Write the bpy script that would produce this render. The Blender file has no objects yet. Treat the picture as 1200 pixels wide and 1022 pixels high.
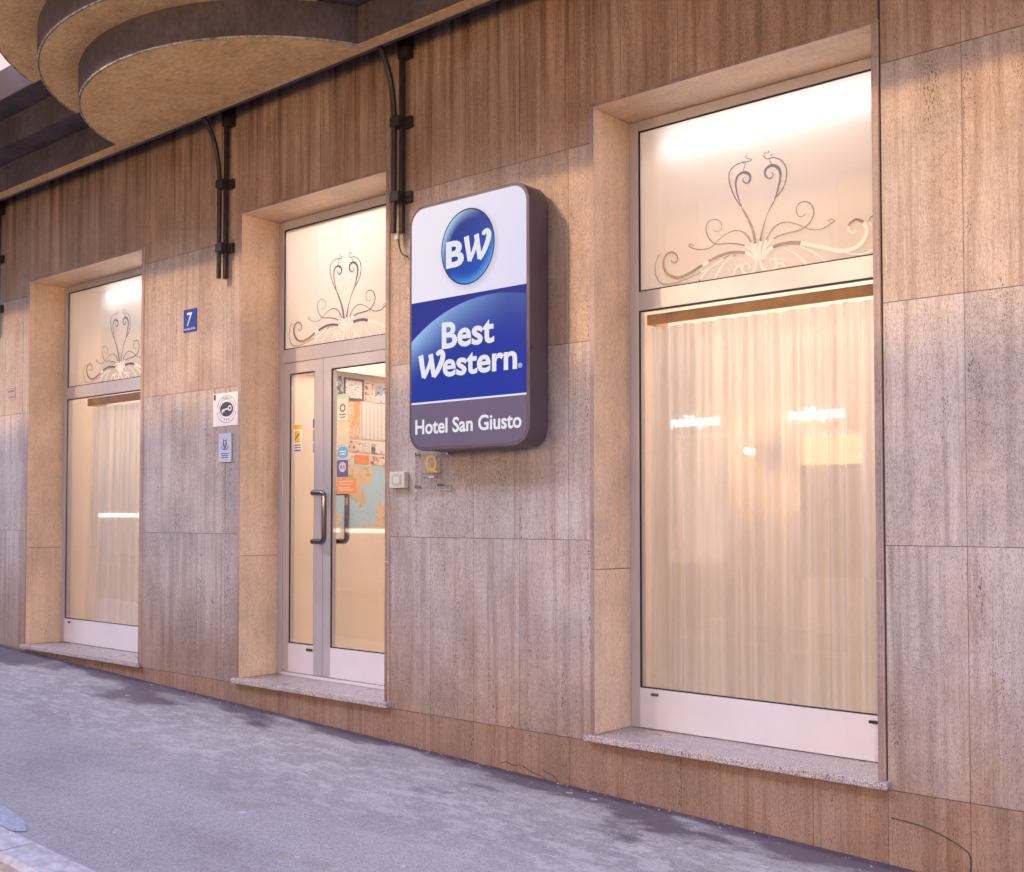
import bpy, bmesh, math, random
from mathutils import Vector, Matrix
random.seed(7)
SKY_TINT = (0.72, 0.79, 1.0, 1.0); SKY_STRENGTH = 0.15
SUN_STRENGTH = 0.58; EXPOSURE = 2.30
TUBE = 4.2; ROOM = 5.2; SIGN = 0.163; SHOP = 1.2; LETTERS = 2.8; LAMP = 120.0
S = bpy.context.scene
COL = S.collection

# ---------------------------------------------------------------- camera
cam_d = bpy.data.cameras.new("camera")
cam = bpy.data.objects.new("camera", cam_d); COL.objects.link(cam)
_R = Vector((0.70919724, 0.70499835, 0.00407406)); _U = Vector((0.01965326, -0.02554613, 0.99948044)); _F = Vector((-0.70473614, 0.7087487, 0.03197276))
cam.matrix_world = Matrix(((_R.x, _U.x, -_F.x, 0), (_R.y, _U.y, -_F.y, -4.7762), (_R.z, _U.z, -_F.z, 1.0406), (0, 0, 0, 1)))
cam_d.sensor_width = 36.0
cam_d.lens = 1327.8167 / 1200 * 36
cam_d.shift_x = (600 - 421.05) / 1200
cam_d.shift_y = (567.98 - 511) / 1200
cam_d.clip_start = 0.05; cam_d.clip_end = 600
S.camera = cam

# ---------------------------------------------------------------- sky, sun, exposure
SUN_TRAVEL = Vector((0.55, 1.0, -0.80)).normalized()
W = bpy.data.worlds.new("World"); S.world = W; W.use_nodes = True
wn = W.node_tree.nodes; wl = W.node_tree.links; wn.clear()
sky = wn.new("ShaderNodeTexSky"); sky.sky_type = 'NISHITA'; sky.sun_disc = False
sky.sun_elevation = math.asin(-SUN_TRAVEL.z)
sky.sun_rotation = math.atan2(-SUN_TRAVEL.x, -SUN_TRAVEL.y)
sky.air_density = 1.0; sky.dust_density = 3.0; sky.ozone_density = 2.0
tint = wn.new("ShaderNodeMix"); tint.data_type = 'RGBA'; tint.blend_type = 'MULTIPLY'; tint.inputs[0].default_value = 1.0
tint.inputs[7].default_value = SKY_TINT
bg = wn.new("ShaderNodeBackground"); bg.inputs[1].default_value = SKY_STRENGTH
wo = wn.new("ShaderNodeOutputWorld")
wl.new(sky.outputs[0], tint.inputs[6]); wl.new(tint.outputs[2], bg.inputs[0]); wl.new(bg.outputs[0], wo.inputs[0])
sd = bpy.data.lights.new("sun", 'SUN'); sd.energy = SUN_STRENGTH; sd.angle = math.radians(1.2); sd.color = (1.0, 0.60, 0.24)
sun = bpy.data.objects.new("sun", sd); COL.objects.link(sun)
sun.rotation_euler = SUN_TRAVEL.to_track_quat('-Z', 'Y').to_euler(); sun.location = (-6, -12, 12)
S.view_settings.view_transform = 'Standard'; S.view_settings.look = 'None'
S.view_settings.gamma = 1.0; S.view_settings.use_curve_mapping = False
S.view_settings.exposure = EXPOSURE
S.render.engine = 'CYCLES'
S.cycles.max_bounces = 8; S.cycles.diffuse_bounces = 4; S.cycles.transparent_max_bounces = 24
S.cycles.transmission_bounces = 6; S.cycles.sample_clamp_indirect = 4.0; S.cycles.caustics_reflective = False
S.cycles.use_denoising = True

# ---------------------------------------------------------------- node helper
class NT:
    def __init__(s, name):
        s.m = bpy.data.materials.new(name); s.m.use_nodes = True
        s.t = s.m.node_tree; s.t.nodes.clear()
        s.out = s.n("ShaderNodeOutputMaterial")
    def n(s, t, **k):
        x = s.t.nodes.new(t)
        for a, b in k.items(): setattr(x, a, b)
        return x
    def l(s, a, b): s.t.links.new(a, b)
    def setin(s, sock, v):
        if isinstance(v, bpy.types.NodeSocket): s.l(v, sock)
        elif v is not None:
            if isinstance(v, (tuple, list)) and len(v) == 3 and sock.type == 'RGBA': v = (*v, 1)
            sock.default_value = v
    def coord(s, kind='Object', scale=(1, 1, 1), rnd=0.0, world=False):
        if world: o = s.n("ShaderNodeNewGeometry").outputs['Position']
        else: o = s.n("ShaderNodeTexCoord").outputs[kind]
        if rnd:
            oi = s.n("ShaderNodeObjectInfo"); mm = s.math('MULTIPLY', oi.outputs['Random'], rnd)
            cb = s.n("ShaderNodeCombineXYZ"); s.l(mm, cb.inputs[0]); s.l(mm, cb.inputs[1]); s.l(mm, cb.inputs[2])
            ad = s.n("ShaderNodeVectorMath", operation='ADD'); s.l(o, ad.inputs[0]); s.l(cb.outputs[0], ad.inputs[1]); o = ad.outputs[0]
        mp = s.n("ShaderNodeVectorMath", operation='MULTIPLY'); s.l(o, mp.inputs[0]); mp.inputs[1].default_value = scale
        return mp.outputs[0]
    def noise(s, vec, scale=1.0, detail=4, rough=0.55, dist=0.0, out=0):
        x = s.n("ShaderNodeTexNoise"); s.l(vec, x.inputs['Vector'])
        x.inputs['Scale'].default_value = scale; x.inputs['Detail'].default_value = detail
        x.inputs['Roughness'].default_value = rough; x.inputs['Distortion'].default_value = dist
        return x.outputs[out]
    def voro(s, vec, scale=1.0, feature='F1', out='Distance', rnd=1.0):
        x = s.n("ShaderNodeTexVoronoi", feature=feature); s.l(vec, x.inputs['Vector'])
        x.inputs['Scale'].default_value = scale; x.inputs['Randomness'].default_value = rnd
        return x.outputs[out]
    def ramp(s, fac, *stops, interp='LINEAR'):
        x = s.n("ShaderNodeValToRGB"); s.l(fac, x.inputs[0]); cr = x.color_ramp; cr.interpolation = interp
        while len(cr.elements) < len(stops): cr.elements.new(0.5)
        for e, (p, c) in zip(cr.elements, stops):
            e.position = p; e.color = (c, c, c, 1) if isinstance(c, (int, float)) else (*c, 1)
        return x.outputs[0]
    def mr(s, v, a, b, c=0., d=1.):
        x = s.n("ShaderNodeMapRange"); s.setin(x.inputs[0], v)
        for i, k in enumerate((a, b, c, d)): x.inputs[i + 1].default_value = k
        return x.outputs[0]
    def math(s, op, a, b=None, c=None):
        x = s.n("ShaderNodeMath", operation=op); s.setin(x.inputs[0], a)
        if b is not None: s.setin(x.inputs[1], b)
        if c is not None: s.setin(x.inputs[2], c)
        return x.outputs[0]
    def mix(s, f, a, b, mode='MIX'):
        x = s.n("ShaderNodeMix", data_type='RGBA', blend_type=mode)
        s.setin(x.inputs[0], f); s.setin(x.inputs[6], a); s.setin(x.inputs[7], b); return x.outputs[2]
    def sep(s, v):
        x = s.n("ShaderNodeSeparateXYZ"); s.l(v, x.inputs[0]); return x.outputs
    def bump(s, h, strength=0.3, dist=0.01):
        x = s.n("ShaderNodeBump"); s.l(h, x.inputs['Height']); x.inputs['Strength'].default_value = strength
        x.inputs['Distance'].default_value = dist; return x.outputs[0]
    def bsdf(s, color, rough=0.6, metal=0.0, normal=None, spec=0.5, emis=None, es=0.0, coat=0.0):
        b = s.n("ShaderNodeBsdfPrincipled")
        s.setin(b.inputs['Base Color'], color); s.setin(b.inputs['Roughness'], rough); s.setin(b.inputs['Metallic'], metal)
        b.inputs['Specular IOR Level'].default_value = spec
        if normal is not None: s.l(normal, b.inputs['Normal'])
        if emis is not None: s.setin(b.inputs['Emission Color'], emis); b.inputs['Emission Strength'].default_value = es
        if coat: b.inputs['Coat Weight'].default_value = coat
        s.l(b.outputs[0], s.out.inputs[0]); return b
    def done(s): return s.m

def simple(name, col, rough=0.6, metal=0.0, var=0.06, spec=0.5, scale=18, emis=None, es=0, bump=0.0, coat=0):
    t = NT(name); v = t.coord()
    n = t.noise(v, scale, 5, 0.6)
    a = tuple(max(0, c * (1 - var * 2)) for c in col); b = tuple(min(1, c * (1 + var * 2)) for c in col)
    c = t.ramp(n, (0.3, a), (0.7, b))
    nn = t.bump(n, bump, 0.002) if bump else None
    t.bsdf(c, t.mr(n, 0.3, 0.7, max(0.02, rough - 0.05), rough + 0.05), metal, nn, spec, emis, es, coat)
    return t.done()

def travertine(name, light, mid, dark, pore=1.0, horiz=False, rough=0.5, stain=True, soot=0.0, gloss=0.35):
    """travertine: straight vertical veins, bands of small open pores, weathering"""
    t = NT(name)
    R = 37.0
    if horiz: sc = lambda a, b: (b, a, a)
    else: sc = lambda a, b: (a, a, b)
    veins = t.noise(t.coord(scale=sc(24, 0.55), rnd=R), 1.0, 8, 0.70, 0.2)
    fine = t.noise(t.coord(scale=sc(210, 52), rnd=R), 1.0, 4, 0.75)
    hair = t.noise(t.coord(scale=sc(120, 2.2), rnd=R), 1.0, 4, 0.6)
    broad = t.noise(t.coord(scale=sc(4.2, 0.9), rnd=R), 1.0, 4, 0.55)
    cloud = t.noise(t.coord(world=True, scale=(1, 1, 1)), 2.6, 6, 0.65)
    c = t.ramp(veins, (0.30, dark), (0.44, mid), (0.54, light), (0.72, mid))
    c = t.mix(t.mr(hair, 0.56, 0.72, 0.0, 0.7), c, dark)
    c = t.mix(t.mr(broad, 0.40, 0.62, 0.0, 0.6), c, mid)
    c = t.mix(1.0, c, t.ramp(fine, (0.34, (0.72, 0.69, 0.67)), (0.50, (1, 1, 1)), (0.70, (1.12, 1.11, 1.10))), 'MULTIPLY')
    c = t.mix(1.0, c, t.ramp(cloud, (0.30, (0.80, 0.80, 0.83)), (0.65, (1.12, 1.09, 1.08))), 'MULTIPLY')
    tan = t.noise(t.coord(world=True, scale=(2.6, 2.6, 0.9)), 1.0, 6, 0.68)
    c = t.mix(t.mr(tan, 0.48, 0.64, 0.0, 0.62 if stain else 0.2), c, t.mix(1.0, c, (0.88, 0.74, 0.62), 'MULTIPLY'))
    specks = t.math('MULTIPLY', t.math('LESS_THAN', t.voro(t.coord(scale=sc(250, 105), rnd=R * 1.7), 1.0), t.mr(broad, 0.35, 0.65, 0.24, 0.42)), t.math('GREATER_THAN', t.noise(t.coord(scale=sc(45, 30), rnd=R * 3), 1.0, 2, 0.5), 0.46))
    c = t.mix(t.math('MULTIPLY', specks, 0.62 * min(1.0, pore)), c, tuple(x * 0.62 for x in dark))
    oi = t.n("ShaderNodeObjectInfo")
    c = t.mix(1.0, c, t.ramp(oi.outputs['Random'], (0, (0.93, 0.92, 0.91)), (0.5, (1, 0.99, 1.0)), (1, (1.05, 1.03, 1.01))), 'MULTIPLY')
    # pores
    pv = t.coord(scale=sc(175, 62), rnd=R)
    pd = t.voro(pv, 1.0)
    pn = t.noise(t.coord(scale=sc(16, 1.8), rnd=R * 2), 1.0, 3, 0.55)
    thr = t.mr(pn, 0.46, 0.68, 0.05, 0.40 * pore)
    pores = t.math('MULTIPLY', t.math('LESS_THAN', pd, thr), t.math('GREATER_THAN', t.noise(t.coord(scale=sc(60, 24), rnd=R), 1.0, 1, 0.5), 0.50))
    pore_c = tuple(x * 0.36 for x in dark)
    c = t.mix(t.math('MULTIPLY', pores, 0.85), c, pore_c)
    big = t.math('LESS_THAN', t.voro(t.coord(scale=sc(70, 20), rnd=R), 1.0), t.mr(pn, 0.58, 0.75, 0.0, 0.30 * pore))
    c = t.mix(t.math('MULTIPLY', big, 0.8), c, pore_c)
    if stain:
        g = t.sep(t.n("ShaderNodeNewGeometry").outputs['Position'])
        sn = t.noise(t.coord(world=True, scale=(7, 7, 1.6)), 1.0, 5, 0.6)
        h = t.math('ADD', t.math('ADD', g[2], t.math('MULTIPLY', g[0], 0.05)), t.math('MULTIPLY', sn, -0.75))
        c = t.mix(t.mr(h, -0.55, 0.02, 0.75, 0.0), c, t.mix(1.0, c, (0.72, 0.52, 0.38), 'MULTIPLY'))
        # run-off streaks from the top
        rs = t.noise(t.coord(world=True, scale=(13, 13, 0.30)), 1.0, 7, 0.72)
        up = t.mr(g[2], 2.6, 3.9, 0.0, 1.0)
        c = t.mix(t.math('MULTIPLY', t.mr(rs, 0.45, 0.60, 0.0, 1.0), up), c, t.mix(1.0, c, (0.42, 0.33, 0.27), 'MULTIPLY'))
    if soot: c = t.mix(soot, c, (0.10, 0.065, 0.05))
    hgt = t.math('SUBTRACT', t.math('MULTIPLY', fine, 0.35), t.math('MAXIMUM', pores, big))
    t.bsdf(c, rough, 0.0, t.bump(hgt, 0.45, 0.0025), gloss)
    return t.done()

def clear_glass(name, tintc=(0.985, 0.975, 0.97), boost=1.5):
    t = NT(name)
    tr = t.n("ShaderNodeBsdfTransparent"); t.setin(tr.inputs[0], tintc)
    gl = t.n("ShaderNodeBsdfGlossy"); gl.inputs['Roughness'].default_value = 0.003
    fr = t.n("ShaderNodeFresnel"); t.l(t.mr(t.n('ShaderNodeNewGeometry').outputs['Backfacing'], 0, 1, 1.5, 1 / 1.5), fr.inputs[0])
    f = t.math('MINIMUM', t.math('MULTIPLY', fr.outputs[0], boost), 1.0)
    m = t.n("ShaderNodeMixShader"); t.l(f, m.inputs[0]); t.l(tr.outputs[0], m.inputs[1]); t.l(gl.outputs[0], m.inputs[2])
    t.l(m.outputs[0], t.out.inputs[0]); return t.done()

def emitter(name, col, s):
    t = NT(name); e = t.n("ShaderNodeEmission"); t.setin(e.inputs[0], (*col, 1)); e.inputs[1].default_value = s
    t.l(e.outputs[0], t.out.inputs[0]); return t.done()

# ---------------------------------------------------------------- mesh helper
class MB:
    def __init__(s): s.v = []; s.f = []
    def quad(s, a, b, c, d):
        i = len(s.v); s.v += [a, b, c, d]; s.f.append((i, i + 1, i + 2, i + 3))
    def box(s, x0, x1, y0, y1, z0, z1, bev=0.0):
        i = len(s.v)
        s.v += [(x0, y0, z0), (x1, y0, z0), (x1, y1, z0), (x0, y1, z0), (x0, y0, z1), (x1, y0, z1), (x1, y1, z1), (x0, y1, z1)]
        s.f += [tuple(i + k for k in q) for q in ((0, 3, 2, 1), (4, 5, 6, 7), (0, 1, 5, 4), (1, 2, 6, 5), (2, 3, 7, 6), (3, 0, 4, 7))]
        return s
    def tube(s, pts, r, seg=12, cap=True, flat=1.0):
        pts = [Vector(p) for p in pts]; rings = []
        up = None
        for k, p in enumerate(pts):
            d = (pts[min(k + 1, len(pts) - 1)] - pts[max(k - 1, 0)]).normalized()
            if up is None: up = Vector((0, 0, 1)) if abs(d.z) < 0.9 else Vector((1, 0, 0))
            a = d.cross(up).normalized(); b = a.cross(d).normalized(); up = b
            rr = r[k] if isinstance(r, (list, tuple)) else r
            i = len(s.v); rings.append(i)
            for q in range(seg):
                t = 2 * math.pi * q / seg
                s.v.append(tuple(p + a * (rr * math.cos(t)) + b * (rr * flat * math.sin(t))))
        for k in range(len(rings) - 1):
            for q in range(seg):
                q2 = (q + 1) % seg
                s.f.append((rings[k] + q, rings[k] + q2, rings[k + 1] + q2, rings[k + 1] + q))
        if cap:
            s.f.append(tuple(rings[0] + q for q in range(seg))[::-1]); s.f.append(tuple(rings[-1] + q for q in range(seg)))
        return s
    def prism(s, poly, y0, y1):
        """polygon in x,z (counter-clockwise seen from the street), extruded from y0 (street side) to y1"""
        n = len(poly); i = len(s.v)
        s.v += [(x, y0, z) for x, z in poly] + [(x, y1, z) for x, z in poly]
        s.f.append(tuple(i + k for k in range(n))); s.f.append(tuple(i + n + k for k in range(n))[::-1])
        for k in range(n):
            k2 = (k + 1) % n; s.f.append((i + k, i + n + k, i + n + k2, i + k2))
        return s
    def slabz(s, poly, z0, z1):
        n = len(poly); i = len(s.v)
        s.v += [(x, y, z0) for x, y in poly] + [(x, y, z1) for x, y in poly]
        s.f.append(tuple(i + k for k in range(n))[::-1]); s.f.append(tuple(i + n + k for k in range(n)))
        for k in range(n):
            k2 = (k + 1) % n; s.f.append((i + k, i + k2, i + n + k2, i + n + k))
        return s
    def disc(s, cx, cz, r, y0, y1, seg=20, rz=None):
        rz = rz or r
        return s.prism([(cx + r * math.cos(2 * math.pi * k / seg), cz + rz * math.sin(2 * math.pi * k / seg)) for k in range(seg)], y0, y1)
    def build(s, name, mat, parent=None, bevel=0.0, smooth=False, local=None, bseg=2):
        me = bpy.data.meshes.new(name)
        vs = s.v
        if local is not None: vs = [(x - local[0], y - local[1], z - local[2]) for x, y, z in vs]
        me.from_pydata(vs, [], s.f); me.validate()
        o = bpy.data.objects.new(name, me); COL.objects.link(o)
        if local is not None: o.location = local
        if mat: me.materials.append(mat)
        if parent is not None:
            o.parent = parent
            if local is not None and parent.location.length: o.location = Vector(local) - world_loc(parent)
        if bevel:
            b = o.modifiers.new("bevel", 'BEVEL'); b.width = bevel; b.segments = bseg; b.limit_method = 'ANGLE'; b.angle_limit = math.radians(40)
        if smooth:
            me.shade_smooth()
            me.set_sharp_from_angle(angle=math.radians(38))
        return o

def world_loc(o):
    v = Vector((0, 0, 0))
    while o is not None: v = v + o.location; o = o.parent
    return v
def empty(name, loc=(0, 0, 0)):
    o = bpy.data.objects.new(name, None); COL.objects.link(o); o.location = loc; o.empty_display_size = 0.1; return o
def adopt(o, parent):
    """parent a mesh whose vertices are in world coordinates to a thing that stands at its own base"""
    o.parent = parent; o.location = o.location - world_loc(parent); return o
def tag(o, label=None, cat=None, group=None, kind=None):
    if label: o['label'] = label
    if cat: o['category'] = cat
    if group: o['group'] = group
    if kind: o['kind'] = kind
    return o
def text_mesh(name, body, mat, parent, x, y, z, h, width=None, bold=0.0, depth=0.002, shear=0.0, mirror=False, align='LEFT', space=1.0):
    """lettering standing on the wall plane, facing the street, baseline start x,z, cap height h"""
    c = bpy.data.curves.new(name, 'FONT'); c.body = body; c.size = 1.0; c.offset = bold; c.shear = shear; c.resolution_u = 4
    c.space_character = space
    t = bpy.data.objects.new(name, c); COL.objects.link(t)
    bpy.context.view_layer.update()
    dg = bpy.context.evaluated_depsgraph_get()
    me = bpy.data.meshes.new_from_object(t.evaluated_get(dg))
    bpy.data.objects.remove(t)
    xs = [v.co.x for v in me.vertices]; x0, x1 = min(xs), max(xs)
    k = h / 0.73
    kx = (width / (x1 - x0)) if width else k
    bm = bmesh.new(); bm.from_mesh(me)
    for v in bm.verts: v.co = Vector(((v.co.x - x0) * kx, 0.0, v.co.y * k))
    if align == 'CENTER':
        for v in bm.verts: v.co.x -= (x1 - x0) * kx / 2
    ge = bmesh.ops.extrude_face_region(bm, geom=bm.faces[:])
    for v in [g for g in ge['geom'] if isinstance(g, bmesh.types.BMVert)]: v.co.y -= depth
    bm.normal_update(); bmesh.ops.recalc_face_normals(bm, faces=bm.faces[:])
    if mirror:
        for v in bm.verts: v.co = Vector((-v.co.x, -v.co.y, v.co.z))
    bm.to_mesh(me); bm.free(); me.materials.clear(); me.materials.append(mat)
    o = bpy.data.objects.new(name, me); COL.objects.link(o); o.location = (x, y, z)
    if parent is not None: adopt(o, parent)
    return o
ORNAMENT = [
 ([(0.037,0.262),(0.056,0.3),(0.078,0.337),(0.094,0.381),(0.105,0.425),(0.106,0.461),(0.09,0.489),(0.063,0.501),(0.039,0.492),(0.031,0.47),(0.044,0.446),(0.063,0.442),(0.072,0.458),(0.061,0.471)],3,13,2),
 ([(0.084,0.344),(0.118,0.381),(0.135,0.427),(0.134,0.476),(0.111,0.515),(0.074,0.536),(0.042,0.537),(0.027,0.554),(0.035,0.568),(0.05,0.562),(0.049,0.575)],5,4,2),
 ([(0.058,0.545),(0.07,0.556)],2,3,2),
 ([(0.053,0.536),(0.059,0.518),(0.068,0.499)],2,3,2),
 ([(-0.083,0.327),(-0.098,0.367),(-0.111,0.417),(-0.114,0.461),(-0.101,0.49),(-0.075,0.498),(-0.049,0.486),(-0.04,0.464),(-0.051,0.444),(-0.07,0.447),(-0.079,0.464),(-0.07,0.473)],3,12,2),
 ([(-0.091,0.339),(-0.122,0.393),(-0.145,0.457),(-0.147,0.511),(-0.121,0.539),(-0.084,0.547),(-0.047,0.546),(-0.034,0.552),(-0.052,0.56),(-0.064,0.57),(-0.056,0.58)],5,4,2),
 ([(-0.073,0.54),(-0.081,0.556)],2,3,2),
 ([(-0.065,0.546),(-0.07,0.524),(-0.079,0.501)],2,3,2),
 ([(0.037,0.262),(0.02,0.212),(0.007,0.152),(0.002,0.1),(0.006,0.047)],3,10,12),
 ([(-0.083,0.327),(-0.053,0.268),(-0.031,0.211),(-0.018,0.146),(-0.013,0.092),(-0.014,0.045)],6,12,12),
 ([(0.223,0.176),(0.177,0.204),(0.125,0.221),(0.08,0.209),(0.045,0.171),(0.025,0.122),(0.015,0.077)],3,5,8),
 ([(0.023,0.097),(0.044,0.135),(0.093,0.161),(0.146,0.167),(0.198,0.172),(0.239,0.193),(0.262,0.235),(0.252,0.277),(0.224,0.298),(0.193,0.294),(0.18,0.265),(0.193,0.235),(0.217,0.234),(0.223,0.245)],7,5,2),
 ([(0.216,0.179),(0.259,0.161),(0.304,0.159),(0.339,0.175),(0.356,0.186),(0.34,0.195),(0.325,0.187)],3,5,3),
 ([(0.017,0.066),(0.041,0.099),(0.076,0.116),(0.124,0.121),(0.176,0.116),(0.238,0.097),(0.309,0.071),(0.368,0.047),(0.426,0.042),(0.475,0.065),(0.496,0.111),(0.483,0.153),(0.452,0.172),(0.423,0.159),(0.418,0.133),(0.435,0.115),(0.45,0.126)],14,16,5),
 ([(0.363,0.048),(0.426,0.024),(0.484,0.015),(0.527,0.028),(0.56,0.056),(0.57,0.103),(0.551,0.155),(0.523,0.175),(0.509,0.158),(0.518,0.132)],4,7,3),
 ([(0.119,0.101),(0.171,0.067),(0.212,0.025),(0.229,-0.004)],3,6,9),
 ([(0.197,0.096),(0.258,0.058),(0.298,0.023),(0.323,-0.003)],3,9,7),
 ([(0.004,0.058),(0.017,0.022),(0.047,0.005),(0.076,0.012),(0.086,0.034),(0.073,0.057),(0.051,0.054),(0.054,0.037)],10,11,3),
 ([(0.076,0.036),(0.104,0.031),(0.123,0.014),(0.129,-0.005)],4,8,2),
 ([(0.081,0.05),(0.108,0.054),(0.123,0.037)],3,7,2),
 ([(-0.223,0.181),(-0.176,0.213),(-0.12,0.225),(-0.072,0.206),(-0.039,0.154),(-0.023,0.094)],3,5,8),
 ([(-0.021,0.085),(-0.037,0.117),(-0.081,0.149),(-0.148,0.168),(-0.219,0.178),(-0.257,0.214),(-0.271,0.26),(-0.257,0.295),(-0.222,0.299),(-0.191,0.277),(-0.191,0.245),(-0.216,0.236),(-0.235,0.253)],7,4,2),
 ([(-0.221,0.18),(-0.257,0.162),(-0.316,0.167),(-0.36,0.189),(-0.355,0.2),(-0.334,0.189)],3,5,3),
 ([(-0.02,0.074),(-0.059,0.105),(-0.126,0.121),(-0.194,0.118),(-0.275,0.092),(-0.358,0.056),(-0.424,0.043),(-0.479,0.068),(-0.504,0.117),(-0.494,0.162),(-0.46,0.177),(-0.43,0.158),(-0.426,0.129),(-0.448,0.121),(-0.462,0.137)],12,13,3),
 ([(-0.149,0.112),(-0.252,0.066),(-0.37,0.032),(-0.455,0.018),(-0.516,0.027),(-0.547,0.073),(-0.55,0.13),(-0.526,0.179),(-0.538,0.158)],3,5,2),
 ([(-0.115,0.109),(-0.172,0.081),(-0.209,0.038),(-0.229,0.003)],3,6,6),
 ([(-0.16,0.108),(-0.252,0.066),(-0.311,0.008)],3,5,5),
 ([(-0.013,0.055),(-0.027,0.016),(-0.058,0.004),(-0.084,0.024),(-0.082,0.05),(-0.062,0.058),(-0.047,0.043),(-0.056,0.029)],10,11,3),
 ([(-0.082,0.035),(-0.106,0.049),(-0.125,0.031),(-0.133,0.003)],4,8,2),
 ([(-0.082,0.045),(-0.099,0.058),(-0.121,0.048)],3,7,2),
]

_b0 = MB.build
def _build(s, name, mat, parent=None, bevel=0.0, smooth=False, local=None, bseg=2):
    o = _b0(s, name, mat, None, bevel, smooth, local, bseg)
    if parent is not None: adopt(o, parent)
    return o
MB.build = _build
def box(name, mat, parent, x0, x1, y0, y1, z0, z1, bevel=0.0):
    return MB().box(x0, x1, y0, y1, z0, z1).build(name, mat, parent, bevel)
def ribbon_poly(pts, w):
    """outline of a stroke of varying width in the x,z plane"""
    L, Rr = [], []
    n = len(pts)
    for k, p in enumerate(pts):
        a = pts[max(k - 1, 0)]; b = pts[min(k + 1, n - 1)]
        dx, dz = b[0] - a[0], b[1] - a[1]; d = math.hypot(dx, dz) or 1
        ww = (w[k] if isinstance(w, list) else w) / 2
        L.append((p[0] - dz / d * ww, p[1] + dx / d * ww)); Rr.append((p[0] + dz / d * ww, p[1] - dx / d * ww))
    return L, Rr
def catmull(pts, sub=6):
    out = []; n = len(pts)
    for k in range(n - 1):
        p0, p1, p2, p3 = pts[max(k - 1, 0)], pts[k], pts[k + 1], pts[min(k + 2, n - 1)]
        for q in range(sub):
            t = q / sub
            out.append(tuple(0.5 * (2 * p1[i] + (p2[i] - p0[i]) * t + (2 * p0[i] - 5 * p1[i] + 4 * p2[i] - p3[i]) * t * t + (3 * p1[i] - p0[i] - 3 * p2[i] + p3[i]) * t ** 3) for i in range(2)))
    out.append(pts[-1]); return out
def ribbon(mb, pts, w, y0, y1):
    """flat stroke, extruded from y0 to y1"""
    L, Rr = ribbon_poly(pts, w); n = len(pts); i = len(mb.v)
    for y in (y0, y1):
        for k in range(n): mb.v += [(L[k][0], y, L[k][1]), (Rr[k][0], y, Rr[k][1])]
    for k in range(n - 1):
        a = i + 2 * k; b = a + 2 * n
        mb.f += [(a, a + 1, a + 3, a + 2), (b, b + 2, b + 3, b + 1), (a, a + 2, b + 2, b), (a + 1, b + 1, b + 3, a + 3)]
    e = i + 2 * (n - 1); mb.f += [(i, i + 2 * n, i + 2 * n + 1, i + 1), (e, e + 1, e + 1 + 2 * n, e + 2 * n)]
def rrect(x0, x1, z0, z1, r, corners='1234', seg=8):
    """rounded rectangle outline; corners 1 bottom-left 2 bottom-right 3 top-right 4 top-left"""
    out = []
    for c, cx, cz, a0 in (('1', x0 + r, z0 + r, 180), ('2', x1 - r, z0 + r, 270), ('3', x1 - r, z1 - r, 0), ('4', x0 + r, z1 - r, 90)):
        if c in corners:
            for k in range(seg + 1):
                a = math.radians(a0 + 90 * k / seg); out.append((cx + r * math.cos(a), cz + r * math.sin(a)))
        else: out.append({'1': (x0, z0), '2': (x1, z0), '3': (x1, z1), '4': (x0, z1)}[c])
    return out

# ---------------------------------------------------------------- materials
M = {}
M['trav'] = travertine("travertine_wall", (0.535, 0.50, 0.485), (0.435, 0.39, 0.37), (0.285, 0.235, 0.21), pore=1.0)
M['trav_shaded'] = travertine("travertine_shaded_row", (0.50, 0.385, 0.30), (0.39, 0.285, 0.215), (0.235, 0.16, 0.115), pore=0.8)  # top row: canopy shade and warm light put into the stone colour
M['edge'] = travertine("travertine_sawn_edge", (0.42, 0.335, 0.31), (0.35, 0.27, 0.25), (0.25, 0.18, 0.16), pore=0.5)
M['trav_lit'] = travertine("travertine_lit_row", (0.50, 0.43, 0.375), (0.405, 0.33, 0.28), (0.265, 0.20, 0.16), pore=1.0)  # row below the canopy shadow: orange light band put into the stone colour
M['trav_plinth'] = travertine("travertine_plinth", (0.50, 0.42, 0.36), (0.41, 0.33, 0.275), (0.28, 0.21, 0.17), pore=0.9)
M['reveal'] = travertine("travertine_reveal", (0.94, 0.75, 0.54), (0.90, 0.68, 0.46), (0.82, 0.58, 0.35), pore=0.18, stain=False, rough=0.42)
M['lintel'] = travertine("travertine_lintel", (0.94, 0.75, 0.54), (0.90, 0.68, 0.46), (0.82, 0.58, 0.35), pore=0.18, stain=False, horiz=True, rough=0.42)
M['core'] = simple("mortar_dark", (0.09, 0.065, 0.055), 0.9)
M['room'] = simple("room_plaster", (0.87, 0.74, 0.63), 0.8, var=0.02, scale=3)
M['room_white'] = simple("room_white", (0.82, 0.80, 0.76), 0.7, var=0.02, scale=3)
M['wood'] = simple("honey_wood", (0.56, 0.33, 0.13), 0.45, var=0.12, scale=6)
M['alu'] = simple("anodised_aluminium", (0.58, 0.56, 0.60), 0.38, 0.50, var=0.03, scale=4)
M['alu_white'] = simple("white_lacquered_panel", (0.74, 0.71, 0.75), 0.42, 0.05, var=0.02, scale=3)
M['gasket'] = simple("black_rubber", (0.015, 0.013, 0.012), 0.6)
M['glass'] = clear_glass("window_glass")
M['acrylic'] = clear_glass("acrylic_sheet", (0.98, 0.98, 0.97), 1.2)
M['chrome'] = simple("polished_steel", (0.62, 0.58, 0.55), 0.16, 1.0, var=0.03)
M['gunmetal'] = simple("dark_polished_metal", (0.20, 0.185, 0.19), 0.16, 1.0, var=0.05)
M['iron'] = simple("brown_painted_iron", (0.040, 0.028, 0.024), 0.42, 0.2, var=0.2, scale=30, bump=0.1)
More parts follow.
